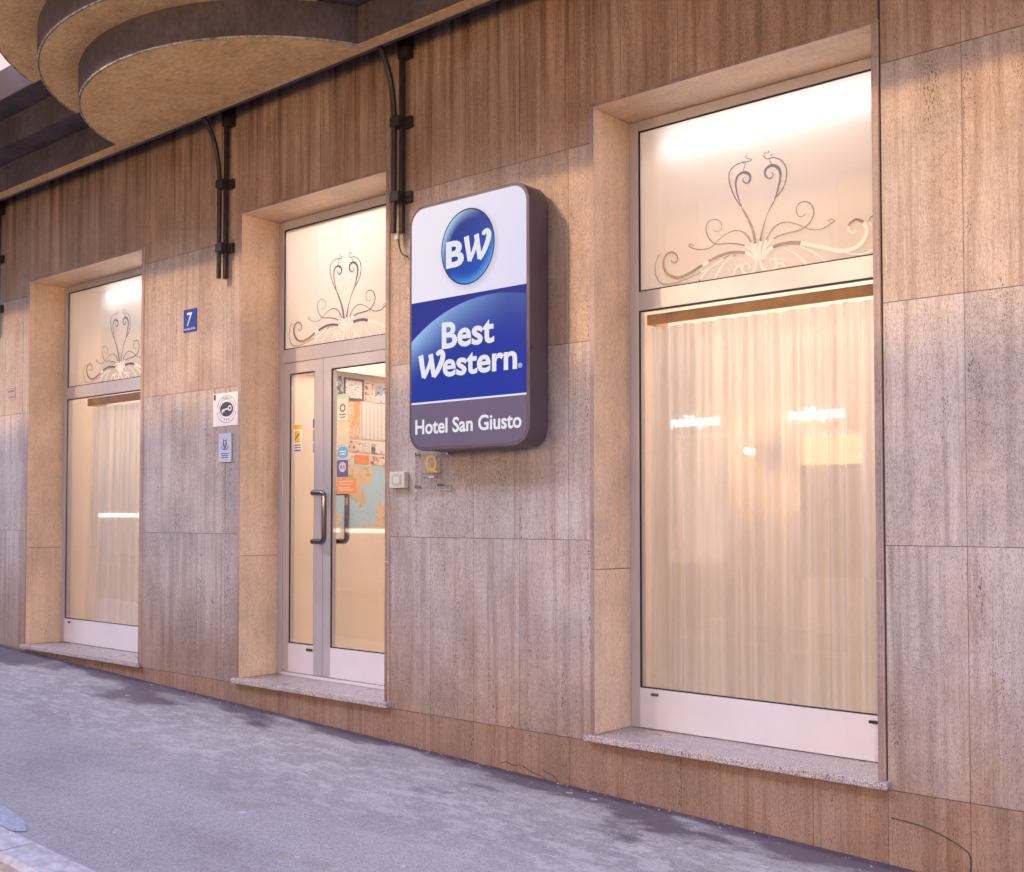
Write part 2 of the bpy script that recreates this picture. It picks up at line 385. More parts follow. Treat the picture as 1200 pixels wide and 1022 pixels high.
M['roller'] = simple("awning_roller_lilac_brown", (0.17, 0.14, 0.16), 0.45, 0.2, var=0.1)
M['sign_side'] = simple("sign_cabinet_metal", (0.125, 0.095, 0.12), 0.36, 0.35, var=0.05, scale=6)
M['white_plastic'] = simple("white_plastic", (0.62, 0.58, 0.52), 0.4, var=0.03)
M['asphalt_road'] = simple("road_asphalt", (0.055, 0.052, 0.055), 0.85, var=0.2, scale=60, bump=0.4)
M['kerb'] = simple("kerb_granite", (0.56, 0.53, 0.55), 0.65, var=0.14, scale=22, bump=0.5)
M['far_plaster'] = simple("far_lilac_plaster", (0.33, 0.31, 0.37), 0.8, var=0.04, scale=2)
M['far_peach'] = simple("far_peach_plaster", (0.42, 0.31, 0.26), 0.8, var=0.03, scale=2)
M['opp_wall'] = simple("opposite_plaster", (0.40, 0.34, 0.30), 0.85, var=0.1, scale=1.5)

def canopy_mat(name, a, b, rough=0.7):
    t = NT(name)
    n = t.noise(t.coord(world=True, scale=(2.2, 3.0, 3.0)), 1.0, 6, 0.65)
    n2 = t.noise(t.coord(world=True, scale=(26, 60, 26)), 1.0, 4, 0.6)
    sp = t.voro(t.coord(world=True, scale=(9, 9, 9)), 1.0)
    c = t.ramp(n, (0.36, a), (0.64, b))
    dr = t.noise(t.coord(world=True, scale=(11, 11, 1.0)), 1.0, 6, 0.7)
    c = t.mix(t.mr(dr, 0.52, 0.66, 0.0, 0.45), c, tuple(x * 0.6 for x in a))
    c = t.mix(1.0, c, t.ramp(n2, (0.3, 0.74), (0.7, 1.10)), 'MULTIPLY')
    c = t.mix(t.math('MULTIPLY', t.math('LESS_THAN', sp, 0.07), 0.55), c, tuple(x * 0.35 for x in a))
    t.bsdf(c, rough, 0.0, t.bump(n2, 0.25, 0.004), 0.35); return t.done()
M['soffit'] = canopy_mat("uplit_soffit_colour", (0.76, 0.52, 0.25), (0.90, 0.66, 0.34))  # warm uplight on the undersides is put into this golden colour
M['canopy_side'] = canopy_mat("brown_canopy_paint", (0.080, 0.064, 0.072), (0.135, 0.112, 0.132))
M['drip'] = simple("worn_drip_edge", (0.40, 0.39, 0.33), 0.7, var=0.4, scale=30)

def granite():
    t = NT("speckled_granite_sill")
    v = t.voro(t.coord(scale=(300, 300, 300), rnd=0.37), 1.0, 'F1', 'Color')
    s_ = t.sep(v)
    c = t.ramp(s_[0], (0.0, (0.16, 0.11, 0.11)), (0.22, (0.40, 0.32, 0.32)), (0.42, (0.56, 0.49, 0.48)), (0.8, (0.66, 0.60, 0.59)), interp='CONSTANT')
    n = t.noise(t.coord(world=True, scale=(4, 4, 4)), 1.0, 4)
    c = t.mix(1.0, c, t.ramp(n, (0.3, 0.85), (0.7, 1.05)), 'MULTIPLY')
    t.bsdf(c, t.mr(n, 0.3, 0.7, 0.22, 0.42), 0.0, None, 0.5); return t.done()
M['granite'] = granite()

def pavement():
    t = NT("worn_pavement_asphalt")
    P = t.n("ShaderNodeNewGeometry").outputs['Position']; p = t.sep(P)
    fine = t.noise(t.coord(world=True, scale=(150, 150, 150)), 1.0, 3, 0.7)
    agg = t.voro(t.coord(world=True, scale=(120, 120, 120)), 1.0, 'F1', 'Color')
    mid = t.noise(t.coord(world=True, scale=(7.0, 12.0, 1)), 1.0, 10, 0.80, 0.1)
    lo = t.noise(t.coord(world=True, scale=(0.9, 1.6, 1)), 1.0, 4, 0.55)
    c = t.ramp(fine, (0.30, (0.27, 0.245, 0.255)), (0.5, (0.425, 0.395, 0.40)), (0.72, (0.53, 0.50, 0.50)))
    c = t.mix(0.30, c, t.mix(1.0, c, t.ramp(t.sep(agg)[0], (0, 0.45), (1, 1.5)), 'MULTIPLY'))
    c = t.mix(1.0, c, t.ramp(lo, (0.32, (0.80, 0.78, 0.80)), (0.62, (1.06, 1.06, 1.06))), 'MULTIPLY')
    # pale worn patches in a band about 0.4 to 1.1 m off the wall
    band = t.mr(t.math('ABSOLUTE', t.math('ADD', p[1], 0.72)), 0.25, 0.75, 1.0, 0.0)
    patch = t.mr(mid, 0.50, 0.56, 0.0, 1.0)
    c = t.mix(t.math('MULTIPLY', t.math('MULTIPLY', patch, band), 0.48), c, (0.66, 0.64, 0.64))
    # damp, dirty margin along the foot of the wall, wider at some places
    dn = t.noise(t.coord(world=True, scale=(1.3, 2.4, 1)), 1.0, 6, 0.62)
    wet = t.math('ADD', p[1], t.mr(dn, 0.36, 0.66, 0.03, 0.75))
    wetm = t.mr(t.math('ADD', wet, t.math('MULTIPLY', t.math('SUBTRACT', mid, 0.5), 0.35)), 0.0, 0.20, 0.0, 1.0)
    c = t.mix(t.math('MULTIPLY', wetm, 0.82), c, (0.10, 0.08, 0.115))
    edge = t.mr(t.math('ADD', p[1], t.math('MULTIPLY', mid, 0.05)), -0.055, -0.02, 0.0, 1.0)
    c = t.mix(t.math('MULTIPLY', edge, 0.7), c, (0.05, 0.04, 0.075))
    # rusty blotch
    ru = t.mr(t.noise(t.coord(world=True, scale=(1.8, 2.5, 1)), 1.0, 5, 0.6), 0.62, 0.70, 0.0, 0.35)
    c = t.mix(ru, c, (0.33, 0.22, 0.13))
    # chewing gum and paint flecks
    gm = t.math('LESS_THAN', t.voro(t.coord(world=True, scale=(5.5, 5.5, 1)), 1.0), t.mr(t.noise(t.coord(world=True, scale=(11, 11, 1)), 1.0, 1), 0.45, 0.7, 0.03, 0.11))
    c = t.mix(t.math('MULTIPLY', gm, 0.55), c, (0.68, 0.66, 0.70))
    r = t.mr(wetm, 0, 1, 0.78, 0.42)
    t.bsdf(c, r, 0.0, t.bump(fine, 0.5, 0.004), 0.35); return t.done()
M['pavement'] = pavement()

def frost():
    t = NT("frosted_glass_film")
    tl = t.n("ShaderNodeBsdfTranslucent"); t.setin(tl.inputs[0], (0.88, 0.85, 0.84))
    df = t.n("ShaderNodeBsdfDiffuse"); t.setin(df.inputs[0], (0.60, 0.57, 0.54))
    m = t.n("ShaderNodeMixShader"); m.inputs[0].default_value = 0.35
    t.l(tl.outputs[0], m.inputs[1]); t.l(df.outputs[0], m.inputs[2]); t.l(m.outputs[0], t.out.inputs[0]); return t.done()
M['frost'] = frost()
def cloth():
    t = NT("sheer_curtain_cloth")
    n = t.noise(t.coord(scale=(40, 1, 0.6)), 1.0, 4, 0.6)
    wv = t.noise(t.coord(scale=(500, 1, 500)), 1.0, 2, 0.6)
    col = t.ramp(n, (0.3, (0.68, 0.67, 0.68)), (0.7, (0.86, 0.85, 0.86)))
    tl = t.n("ShaderNodeBsdfTranslucent"); t.l(col, tl.inputs[0])
    df = t.n("ShaderNodeBsdfDiffuse"); t.l(col, df.inputs[0])
    m = t.n("ShaderNodeMixShader"); m.inputs[0].default_value = 0.45
    t.l(tl.outputs[0], m.inputs[1]); t.l(df.outputs[0], m.inputs[2])
    tr = t.n("ShaderNodeBsdfTransparent"); m2 = t.n("ShaderNodeMixShader")
    t.l(t.mr(wv, 0.3, 0.7, 0.12, 0.30), m2.inputs[0]); t.l(m.outputs[0], m2.inputs[1]); t.l(tr.outputs[0], m2.inputs[2])
    t.l(m2.outputs[0], t.out.inputs[0]); return t.done()
M['cloth'] = cloth()
M['etch'] = simple("mirror_etched_line", (0.66, 0.58, 0.52), 0.22, 1.0, var=0.08, scale=120)
def etch_glint():
    t = NT("painted_glint_line"); tl = t.n("ShaderNodeBsdfTranslucent"); t.setin(tl.inputs[0], (0.97, 0.97, 0.96)); df = t.n("ShaderNodeBsdfDiffuse"); t.setin(df.inputs[0], (0.95, 0.95, 0.95))

    mx = t.n("ShaderNodeMixShader"); mx.inputs[0].default_value = 0.5; t.l(tl.outputs[0], mx.inputs[1]); t.l(df.outputs[0], mx.inputs[2]); t.l(mx.outputs[0], t.out.inputs[0]); return t.done()
M['etch_glint'] = etch_glint()  # whiter lower strokes: a bright reflection painted into the ornament
M['tube'] = emitter("fluorescent_tube_light", (0.97, 0.98, 1.0), TUBE)
M['panel_light'] = emitter("warm_ceiling_light", (1.0, 0.92, 0.84), ROOM)

# ---------------------------------------------------------------- ground
def gz(x, y): return -0.402 - 0.040 * x + 0.020 * y
def sheet(name, mat, x0, x1, y0, y1, dz, kind='structure', nx=1):
    mb = MB()
    mb.quad((x0, y0, gz(x0, y0) + dz), (x1, y0, gz(x1, y0) + dz), (x1, y1, gz(x1, y1) + dz), (x0, y1, gz(x0, y1) + dz))
    o = mb.build(name, mat); tag(o, kind=kind); return o
sheet("ground", M['asphalt_road'], -90, 60, -60, 40, -0.32)
sheet("pavement", M['pavement'], -40, 12, -2.392, 0.004, 0.0)
mb = MB(); x0, x1 = -40, 14
sheet("road", M['asphalt_road'], x0, x1, -7.0, -2.56, -0.135)
sheet("opposite_pavement", M['asphalt_road'], x0, x1, -9.0, -7.0, -0.02)
mb = MB(); i = 0
pp = [(-5.6, -2.39), (-4.42, -2.39), (-4.38, -2.35), (-4.50, -2.29), (-4.72, -2.25), (-5.1, -2.24), (-5.6, -2.25)]
mb.v = [(x, y, gz(x, y) + 0.004) for x, y in pp]; mb.f = [tuple(range(len(pp)))]
tag(mb.build("painted_road_marking", simple("worn_blue_paint", (0.41, 0.43, 0.50), 0.8, var=0.15, scale=60)), kind='structure')
kerb = empty("kerb", (-4, -2.48, gz(-4, -2.48))); tag(kerb, kind='structure')
rk = random.Random(5)
x = -4.22 - 1.02 * 8
for k in range(14):
    xa, xb = x + 0.004, x + 1.02 - 0.004; x += 1.02
    mb = MB(); i = 0
    nseg = 8
    for q in range(nseg + 1):
        xx = xa + (xb - xa) * q / nseg; j = rk.uniform(-0.006, 0.006); j2 = rk.uniform(-0.004, 0.004)
        mb.v += [(xx, -2.398, gz(xx, -2.398) - 0.2), (xx, -2.398, gz(xx, -2.398) + 0.006), (xx, -2.555 + j, gz(xx, -2.555) + 0.004 + j2), (xx, -2.575 + j, gz(xx, -2.575) - 0.016), (xx, -2.585, gz(xx, -2.585) - 0.2)]
    for q in range(nseg):
        a = q * 5
        for r_ in range(4): mb.f.append((a + r_, a + 5 + r_, a + 6 + r_, a + 1 + r_))
    mb.f += [(0, 1, 2, 3, 4), tuple(nseg * 5 + r_ for r_ in (4, 3, 2, 1, 0))]
    mb.build("kerb_stone", M['kerb'], kerb)

# grit and small litter caught along the foot of the wall
rg = random.Random(21); mb = MB()
for k in range(230):
    x = rg.uniform(-9.5, -0.4); y = -abs(rg.gauss(0, 0.07)) - 0.004; s_ = rg.uniform(0.002, 0.006)
    z = gz(x, y); i = len(mb.v)
    mb.v += [(x - s_, y - s_ * .6, z), (x + s_, y - s_ * .5, z), (x + s_ * .3, y + s_, z), (x, y, z + s_ * 1.1)]
    mb.f += [(i, i + 1, i + 3), (i + 1, i + 2, i + 3), (i + 2, i, i + 3)]
for k in range(60):
    x = rg.uniform(-7.5, -0.6); y = rg.uniform(-2.3, -0.15); s_ = rg.uniform(0.006, 0.015); a = rg.uniform(0, 6.28); z = gz(x, y) + 0.0015; i = len(mb.v)
    c_, d_ = math.cos(a), math.sin(a)
    for q, w_ in ((1, .3), (.2, 1), (-1, .2), (-.3, -.7)):
        px_, py_ = q * s_, w_ * s_ * 0.5; X_, Y_ = x + px_ * c_ - py_ * d_, y + px_ * d_ + py_ * c_; mb.v.append((X_, Y_, gz(X_, Y_) + 0.0015))
    mb.f.append((i, i + 3, i + 2, i + 1))
gr = mb.build("grit", simple("pale_grit", (0.42, 0.39, 0.40), 0.8, var=0.25, scale=40)); tag(gr, "pale grit, flattened gum and small litter scattered over the pavement", "litter", kind="stuff")

# ---------------------------------------------------------------- the hotel
hotel = empty("hotel_building", (-5.0, 0.0, -0.2))
tag(hotel, "hotel front clad in streaked brown travertine slabs with two tall windows and a glazed door", "building")
OPEN = {'B': (-3.108, -1.767, 3.100), 'D': (-5.853, -4.529, 3.085), 'L': (-8.655, -7.018, 3.038)}
T = 0.026
XJ = [-1.427 + 0.3063 * k for k in range(-41, 9)]
ZJ = [-0.62, -0.035, 0.95, 1.94, 2.93, 3.92]
def subtract(rects, o):
    out = []
    for a, b, c, d in rects:
        if b <= o[0] or a >= o[1] or d <= o[2] or c >= o[3]: out.append((a, b, c, d)); continue
        if a < o[0]: out.append((a, o[0], c, d))
        if b > o[1]: out.append((o[1], b, c, d))
        m0, m1 = max(a, o[0]), min(b, o[1])
        if c < o[2]: out.append((m0, m1, c, o[2]))
        if d > o[3]: out.append((m0, m1, o[3], d))
    return out
HOLES = [(a - T, b + T, -0.035, h + T * 0.8) for a, b, h in OPEN.values()]
cache = {}
rs = random.Random(11)
for r_ in range(len(ZJ) - 1):
    mat = M[('trav_plinth', 'trav', 'trav', 'trav_lit', 'trav_shaded')[r_]]
    for c_ in range(len(XJ) - 1):
        rects = [(XJ[c_], XJ[c_ + 1], ZJ[r_], ZJ[r_ + 1])]
        for h in HOLES: rects = subtract(rects, h)
        for a, b, c, d in rects:
            if b - a < 0.012 or d - c < 0.012: continue
            if b < -14.0: continue
            w, hgt = round(b - a, 4), round(d - c, 4)
            key = (w, hgt, mat.name, rs.randrange(2))
            g = 0.0009; gh = 0.0014
            if key not in cache:
                m_ = MB().box(-w / 2 + g, w / 2 - g, 0, 0.02, -hgt / 2 + gh, hgt / 2 - gh)
                o = m_.build("stone_slab", mat); cache[key] = o.data
            else:
                o = bpy.data.objects.new("stone_slab", cache[key]); COL.objects.link(o)
            o.location = ((a + b) / 2, rs.uniform(-0.0007, 0.0007), (c + d) / 2)
            o.rotation_euler = (rs.uniform(-0.0012, 0.0012) / max(hgt, .3) * .5, 0, rs.uniform(-0.002, 0.002))
            adopt(o, hotel)
# solid wall behind the slabs
core = [(-14.0, 3.0, -0.8, 4.15)]
for a, b, h in OPEN.values(): core = subtract(core, (a - T, b + T, -0.03, h + T * 0.8))
mb = MB()
for a, b, c, d in core: mb.box(a, b, 0.006, 0.36, c, d)
mb.build("wall_core", M['core'], hotel)
# plaster wall above the canopy
mb = MB().box(-14.0, 3.0, 0.0, 0.36, 4.152, 9.0); mb.build("upper_wall", M['far_plaster'], hotel)
mb = MB().box(-9.6, -7.55, -0.012, 0.0, 4.62, 6.8); mb.build("upper_wall_panel", M['far_peach'], hotel)

def rough_edge(o, faces):
    """the sawn front edge of a lining slab is as weathered as the wall"""
    o.data.materials.append(M['edge'])
    for f in faces:
        p = o.data.polygons[f]
        if f == 2: p.material_index = 1
def reveals(a, b, h, par):
    """stone lining of an opening: jambs in two pieces, lintel, granite sill"""
    for x0, x1 in ((a - T, a), (b, b + T)):
        for z0, z1 in ((0.001, 0.804), (0.807, h)):
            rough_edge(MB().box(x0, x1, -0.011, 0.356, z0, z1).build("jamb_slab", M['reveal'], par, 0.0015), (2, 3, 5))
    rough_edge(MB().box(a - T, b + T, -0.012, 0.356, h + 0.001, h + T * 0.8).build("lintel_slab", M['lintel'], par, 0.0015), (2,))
def sill(a, b, par):
    MB().box(a - 0.048, b + 0.046, -0.042, 0.36, -0.032, 0.0).build("granite_sill", M['granite'], par, 0.004)

def gasket(x0, x1, z0, z1, y, par, w=0.007):
    mb = MB()
    mb.box(x0, x1, y, y + 0.006, z1 - w, z1).box(x0, x1, y, y + 0.006, z0, z0 + w)
    mb.box(x0, x0 + w, y, y + 0.006, z0 + w, z1 - w).box(x1 - w, x1, y, y + 0.006, z0 + w, z1 - w)
    return mb.build("rubber_gasket", M['gasket'], par)
def ornament(cx, cz, xmin, xmax, zmin, par):
    mb = MB()
    for n_, (pl, w0, w1, w2) in enumerate(ORNAMENT):
        pts = catmull([(cx + p[0], cz + p[1]) for p in pl], 5)
        n = len(pts); k = 0.00118
        ws = []
        for q in range(n):
            t = q / (n - 1)
            w = (w0 + (w1 - w0) * t * 2) if t < 0.5 else (w1 + (w2 - w1) * (t - 0.5) * 2)
            ws.append(w * k)
        run = []; rw = []
        for p, w in zip(pts, ws):
            if p[1] > zmin and xmin < p[0] < xmax: run.append(p); rw.append(w)
            else:
                if len(run) > 2: ribbon(mb, run, rw, 0.3280 + 0.00004 * n_, 0.3296)
                run, rw = [], []
        if len(run) > 2: ribbon(mb, run, rw, 0.3280 + 0.00004 * n_, 0.3296)
    o = mb.build("etched_ornament", M['etch'], par)
    o.data.materials.append(M['etch_glint'])
    for p in o.data.polygons:
        c = p.center
        if c.z < cz + 0.15 and -0.30 < c.x - cx < 0.62 and (c.z < cz + 0.10 or abs(c.x - cx) < 0.07 or c.x - cx > 0.2): p.material_index = 1
    return o
YF = 0.318
def frame_bars(a, b, h, st, top):
    mb = MB()
    mb.box(a + 0.001, a + st, YF, YF + 0.06, 0.001, h - 0.001).box(b - st, b - 0.001, YF, YF + 0.06, 0.001, h - 0.001)
    mb.box(a + st, b - st, YF, YF + 0.06, h - top, h - 0.001)
    return mb
def window(key, dec_cx, tr0, tr1):
    a, b, h = OPEN[key]
    fr = frame_bars(a, b, h, 0.052, 0.052).build("window_frame", M['alu'], hotel, 0.0025)
    reveals(a, b, h, hotel); sill(a, b, hotel)
    MB().box(a + 0.052, b - 0.052, YF + 0.001, YF + 0.06, tr0, tr1).build("transom", M['alu'], fr, 0.002)
    MB().box(a + 0.052, b - 0.052, YF + 0.001, YF + 0.06, 0.004, 0.203).build("bottom_panel", M['alu_white'], fr, 0.002)
    x0, x1 = a + 0.0525, b - 0.0525
    MB().box(x0, x1, 0.3300, 0.3360, tr1 + 0.001, h - 0.053).build("glass_pane", M['glass'], fr)
    MB().box(x0, x1, 0.3300, 0.3360, 0.204, tr0 - 0.001).build("glass_pane", M['glass'], fr)
    MB().box(x0, x1, 0.3375, 0.3378, tr1 + 0.001, h - 0.053).build("frosted_film", M['frost'], fr)
    gasket(x0, x1, tr1, h - 0.052, 0.3235, fr); gasket(x0, x1, 0.203, tr0, 0.3235, fr)
    ornament(dec_cx, tr1, x0 + 0.008, x1 - 0.008, tr1 + 0.004, fr)
    for x in (a + 0.115, b - 0.16):
        MB().prism(rrect(x, x + 0.042, 0.168, 0.182, 0.006), YF - 0.003, YF + 0.001).build("drain_cap", M['gunmetal'], fr)
    return fr
fB = window('B', -2.415, 2.120, 2.218)
fL = window('L', -7.805, 2.070, 2.170)

# entrance door
a, b, h = OPEN['D']
reveals(a, b, h, hotel); sill(a, b, hotel)
door = frame_bars(a, b, h, 0.052, 0.058).build("entrance_door", M['alu'], hotel, 0.0025)
MB().box(a + 0.052, b - 0.052, YF + 0.001, YF + 0.06, 2.112, 2.203).build("transom", M['alu'], door, 0.002)
x0, x1 = a + 0.0525, b - 0.0525
MB().box(x0, x1, 0.3300, 0.3360, 2.204, h - 0.059).build("glass_pane", M['glass'], door)
MB().box(x0, x1, 0.3375, 0.3378, 2.204, h - 0.059).build("frosted_film", M['frost'], door)
gasket(x0, x1, 2.203, h - 0.058, 0.3235, door)
ornament(-5.205, 2.203, x0 + 0.008, x1 - 0.008, 2.207, door)
def leaf(xa, xb, ga, gb):
    mb = MB(); y0, y1 = YF + 0.002, YF + 0.055
    mb.box(xa, ga, y0, y1, 0.026, 2.108).box(gb, xb, y0, y1, 0.026, 2.108)
    mb.box(ga, gb, y0, y1, 2.034, 2.108)
    mb.build("door_leaf", M['alu'], door, 0.002)
    MB().box(ga + 0.0003, gb - 0.0003, y0 + 0.0005, y1, 0.026, 0.2175).build("kick_panel", M['alu_white'], door, 0.001)
    MB().box(ga + .0005, gb - .0005, 0.3320, 0.3380, 0.2185, 2.0335).build("glass_pane", M['glass'], door)
    gasket(ga, gb, 0.218, 2.034, 0.3255, door)
leaf(a + 0.056, -5.4055, -5.738, -5.489)
leaf(-5.4015, b - 0.056, -5.331, -4.665)
box("threshold_strip", M['alu_white'], door, a + 0.053, b - 0.053, YF - 0.006, YF + 0.05, 0.002, 0.022)
box("drain_cap", M['gunmetal'], door, -5.555, -5.495, YF - 0.002, YF + 0.003, 0.178, 0.196)
# offset pull handles, one outside on the narrow leaf and one inside on the wide leaf
def pull(x0, x1, y0, y1, zt, zb, mat, yw):
    r = 0.0175; pts = []
    def arc(cx, cz, ax, az, n=5):
        return [(cx + 0.03 * (math.cos(t) * ax[0] + math.sin(t) * az[0]), cz + 0.03 * (math.cos(t) * ax[1] + math.sin(t) * az[1])) for t in [math.pi / 2 * k / n for k in range(n + 1)]]
    top = arc(x1 - 0.03, zt - 0.03, (0, 1), (1, 0)); bot = arc(x1 - 0.03, zb + 0.03, (1, 0), (0, -1))
    pl = [(x0, zt)] + top + bot + [(x0, zb)]
    p3 = [(x0, yw, zt)] + [(x, y0 if abs(x - x0) < 1e-6 else y1, z) for x, z in pl] + [(x0, yw, zb)]
    return MB().tube(p3, r, 14).build("door_handle", mat, door, smooth=True)
pull(-5.425, -5.318, 0.250, 0.250, 1.222, 0.905, M['gunmetal'], YF + 0.004)
pull(-5.385, -5.300, 0.440, 0.440, 1.225, 0.905, M['gunmetal'], 0.372)
MB().prism(rrect(-5.397, -5.377, 0.985, 1.060, 0.009), YF - 0.006, YF + 0.003).build("lock_plate", M['gunmetal'], door)
MB().disc(-5.387, 1.035, 0.006, YF - 0.009, YF - 0.005).build("lock_cylinder", M['chrome'], door)

# ---------------------------------------------------------------- rooms behind the glass
def room(x0, x1, y1, z1, mat, back=None, lights=True, ly=None, lm=None):
    y0 = 0.3605
    box("interior_wall", mat, hotel, x0 - 0.05, x0, y0, y1, -0.1, z1)
    box("interior_wall", mat, hotel, x1, x1 + 0.05, y0, y1, -0.1, z1)
    box("interior_wall", back or mat, hotel, x0 - 0.05, x1 + 0.05, y1 + 0.001, y1 + 0.05, -0.1, z1)
    box("interior_ceiling", M['room_white'], hotel, x0 - 0.05, x1 + 0.05, y0, y1 + 0.05, z1 + 0.001, z1 + 0.05)
    box("interior_floor", M['room_white'], hotel, x0 - 0.05, x1 + 0.05, y0, y1 + 0.05, -0.15, -0.101)
    if lights:
        l = box("ceiling_light", lm or M['panel_light'], hotel, (x0 + x1) / 2 - 0.35, (x0 + x1) / 2 + 0.35, ly or y1 * .5, (ly or y1 * .5) + 0.5, z1 - 0.03, z1 - 0.001)
room(-3.135, -1.742, 2.3, 3.25, M['room'], M['room'], ly=1.3)
room(-8.682, -6.992, 2.3, 3.25, M['room'], M['room'], ly=1.3)
room(-5.975, -4.35, 3.3, 3.30, M['room'], M['room'], ly=0.75, lm=emitter("bright_entrance_light", (1.0, 0.88, 0.78), ROOM * 1.55))

def tube_lamp(x0, x1, y, z, label):
    e = empty("tube_lamp", ((x0 + x1) / 2, y, z + 0.05)); tag(e, label, "lamp", "tube lamps behind the frosted top panes")
    MB().box(x0 - 0.04, x1 + 0.04, y - 0.02, y + 0.025, z + 0.032, z + 0.075).build("lamp_housing", M['room_white'], e)
    mb = MB(); mb.tube([(x0, y, z), (x1, y, z)], 0.018, 12); mb.build("lamp_tube", M['tube'], e)
    for x in (x0 - 0.03, x1 + 0.005): MB().box(x, x + 0.025, y - 0.02, y + 0.02, z - 0.02, z + 0.034).build("tube_socket", M['white_plastic'], e)
tube_lamp(-2.93, -1.83, 0.425, 2.955, "long white fluorescent tube glowing behind the frosted top pane of the large right window")
tube_lamp(-8.05, -7.10, 0.425, 2.885, "short white fluorescent tube glowing behind the frosted top pane of the far left window")

def curtain(x0, x1, xb0, z0, z1, y, label, seed, amp=0.024):
    rr = random.Random(seed); nx, nz = 420, 26
    ph = [rr.uniform(0, 6.28) for _ in range(8)]; fr_ = [rr.uniform(0.85, 1.2) for _ in range(8)]
    mb = MB()
    for j in range(nz + 1):
        t = j / nz; z = z0 + (z1 - z0) * t
        for i_ in range(nx + 1):
            s_ = i_ / nx
            xl = x0 + (xb0 - x0) * (1 - t) ** 1.3
            x = xl + (x1 - xl) * s_
            u = s_ * (x1 - x0) / 0.085
            yy = amp * math.sin(6.28 * u * fr_[0] + ph[0] + 1.1 * math.sin(u * 1.3 + ph[3]) + 0.5 * t) \
                + amp * 0.6 * math.sin(6.28 * u * 0.47 * fr_[1] + ph[1] + 0.8 * math.sin(2.0 * t + ph[5])) \
                + amp * 0.45 * max(0, t - 0.45) * 1.8 * math.sin(6.28 * u * 2.7 + ph[2]) + amp * .3 * math.sin(6.28 * u * 0.13 + ph[6])
            mb.v.append((x, y + yy * (0.55 + 0.45 * (1 - abs(2 * t - 1))), z))
    for j in range(nz):
        for i_ in range(nx):
            q = j * (nx + 1) + i_; mb.f.append((q, q + 1, q + nx + 2, q + nx + 1))
    c = mb.build("curtain", M['cloth'], smooth=False)
    c.data.shade_smooth(); tag(c, label, "curtain", "sheer curtains behind the lower panes"); return c
curtain(-3.095, -1.760, -3.112, 0.07, 2.058, 0.50, "wide sheer cream curtain in narrow folds filling the large right window", 3)
curtain(-8.500, -7.030, -8.61, 0.06, 2.005, 0.50, "sheer cream curtain hanging in the far left window below the wooden pelmet", 8, 0.014)
def pelmet(x0, x1, z0, z1, label):
    e = empty("curtain_pelmet", ((x0 + x1) / 2, 0.45, z0)); tag(e, label, "pelmet", "wooden pelmets above the curtains")
    box("front_board", M['wood'], e, x0, x1, 0.438, 0.456, z0, z1, 0.002)
    box("return_board", M['wood'], e, x0, x0 + 0.018, 0.457, 0.62, z0, z1, 0.002)
    box("curtain_rail", M['white_plastic'], e, x0 + 0.03, x1, 0.49, 0.51, z1 - 0.035, z1 - 0.012)
pelmet(-3.078, -1.755, 2.064, 2.117, "honey coloured wooden board across the head of the curtain in the large right window")
pelmet(-8.470, -7.020, 2.012, 2.076, "honey coloured wooden board above the curtain in the far left window")

# ---------------------------------------------------------------- canopy over the wall (stepped cornice and bowed tiers)
XL, XR = -14.0, 2.4
CX, CY = -5.665, 0.155
TIERS = [(3.720, 3.935, -0.33, 1.31), (3.9355, 4.150, -0.550, 1.565), (4.1505, 4.372, -0.770, 1.86)]
for i_, (z0, z1, yf, r) in enumerate(TIERS):
    # straight run
    mb = MB()
    if i_ == 0: mb.box(XL, XR, yf, yf + 0.095, z0, z1)
    else: mb.box(XL, XR, yf, 0.004, z0, z1)
    o = mb.build("cornice_step", M['canopy_side'] if i_ < 2 else M['far_plaster'], hotel, 0.003)
    # painted soffit board under each step
    mb = MB()
    if i_ == 0: mb.box(XL, XR, yf + 0.003, yf + 0.092, z0 - 0.003, z0 - 0.0005)
    else: mb.box(XL, XR, yf + 0.004, TIERS[i_ - 1][2] - 0.002, z0 - 0.003, z0 - 0.0005)
    mb.build("soffit_board", M['soffit'] if i_ == 0 else M['canopy_side'], hotel)
    # bowed tier: segment of a circle in front of the straight run
    a0 = math.asin((CY - (yf - 0.001)) / r)
    n = 72; poly = []
    for k in range(n + 1):
        t = math.pi + a0 + (math.pi - 2 * a0) * k / n
        poly.append((CX + r * math.cos(t), CY + r * math.sin(t)))
    o = MB().slabz(poly, z0 - 0.004, z1 - 0.001).build("bowed_tier", M['canopy_side'], hotel, 0.006, smooth=True)
    poly2 = []
    r2 = r - 0.014
    a2 = math.asin((CY - yf) / r2)
    for k in range(n + 1):
        t = math.pi + a2 + (math.pi - 2 * a2) * k / n
        poly2.append((CX + r2 * math.cos(t), CY + r2 * math.sin(t)))
    MB().slabz(poly2, z0 - 0.0075, z0 - 0.0045).build("bowed_soffit", M['soffit'], hotel)
    lip = [(CX + (r - 0.004) * math.cos(math.pi + a0 + (math.pi - 2 * a0) * k / n), CY + (r - 0.004) * math.sin(math.pi + a0 + (math.pi - 2 * a0) * k / n), z0 - 0.003) for k in range(n + 1)]
    MB().tube(lip, 0.0065, 8).build("drip_edge", M['drip'], hotel, smooth=True)
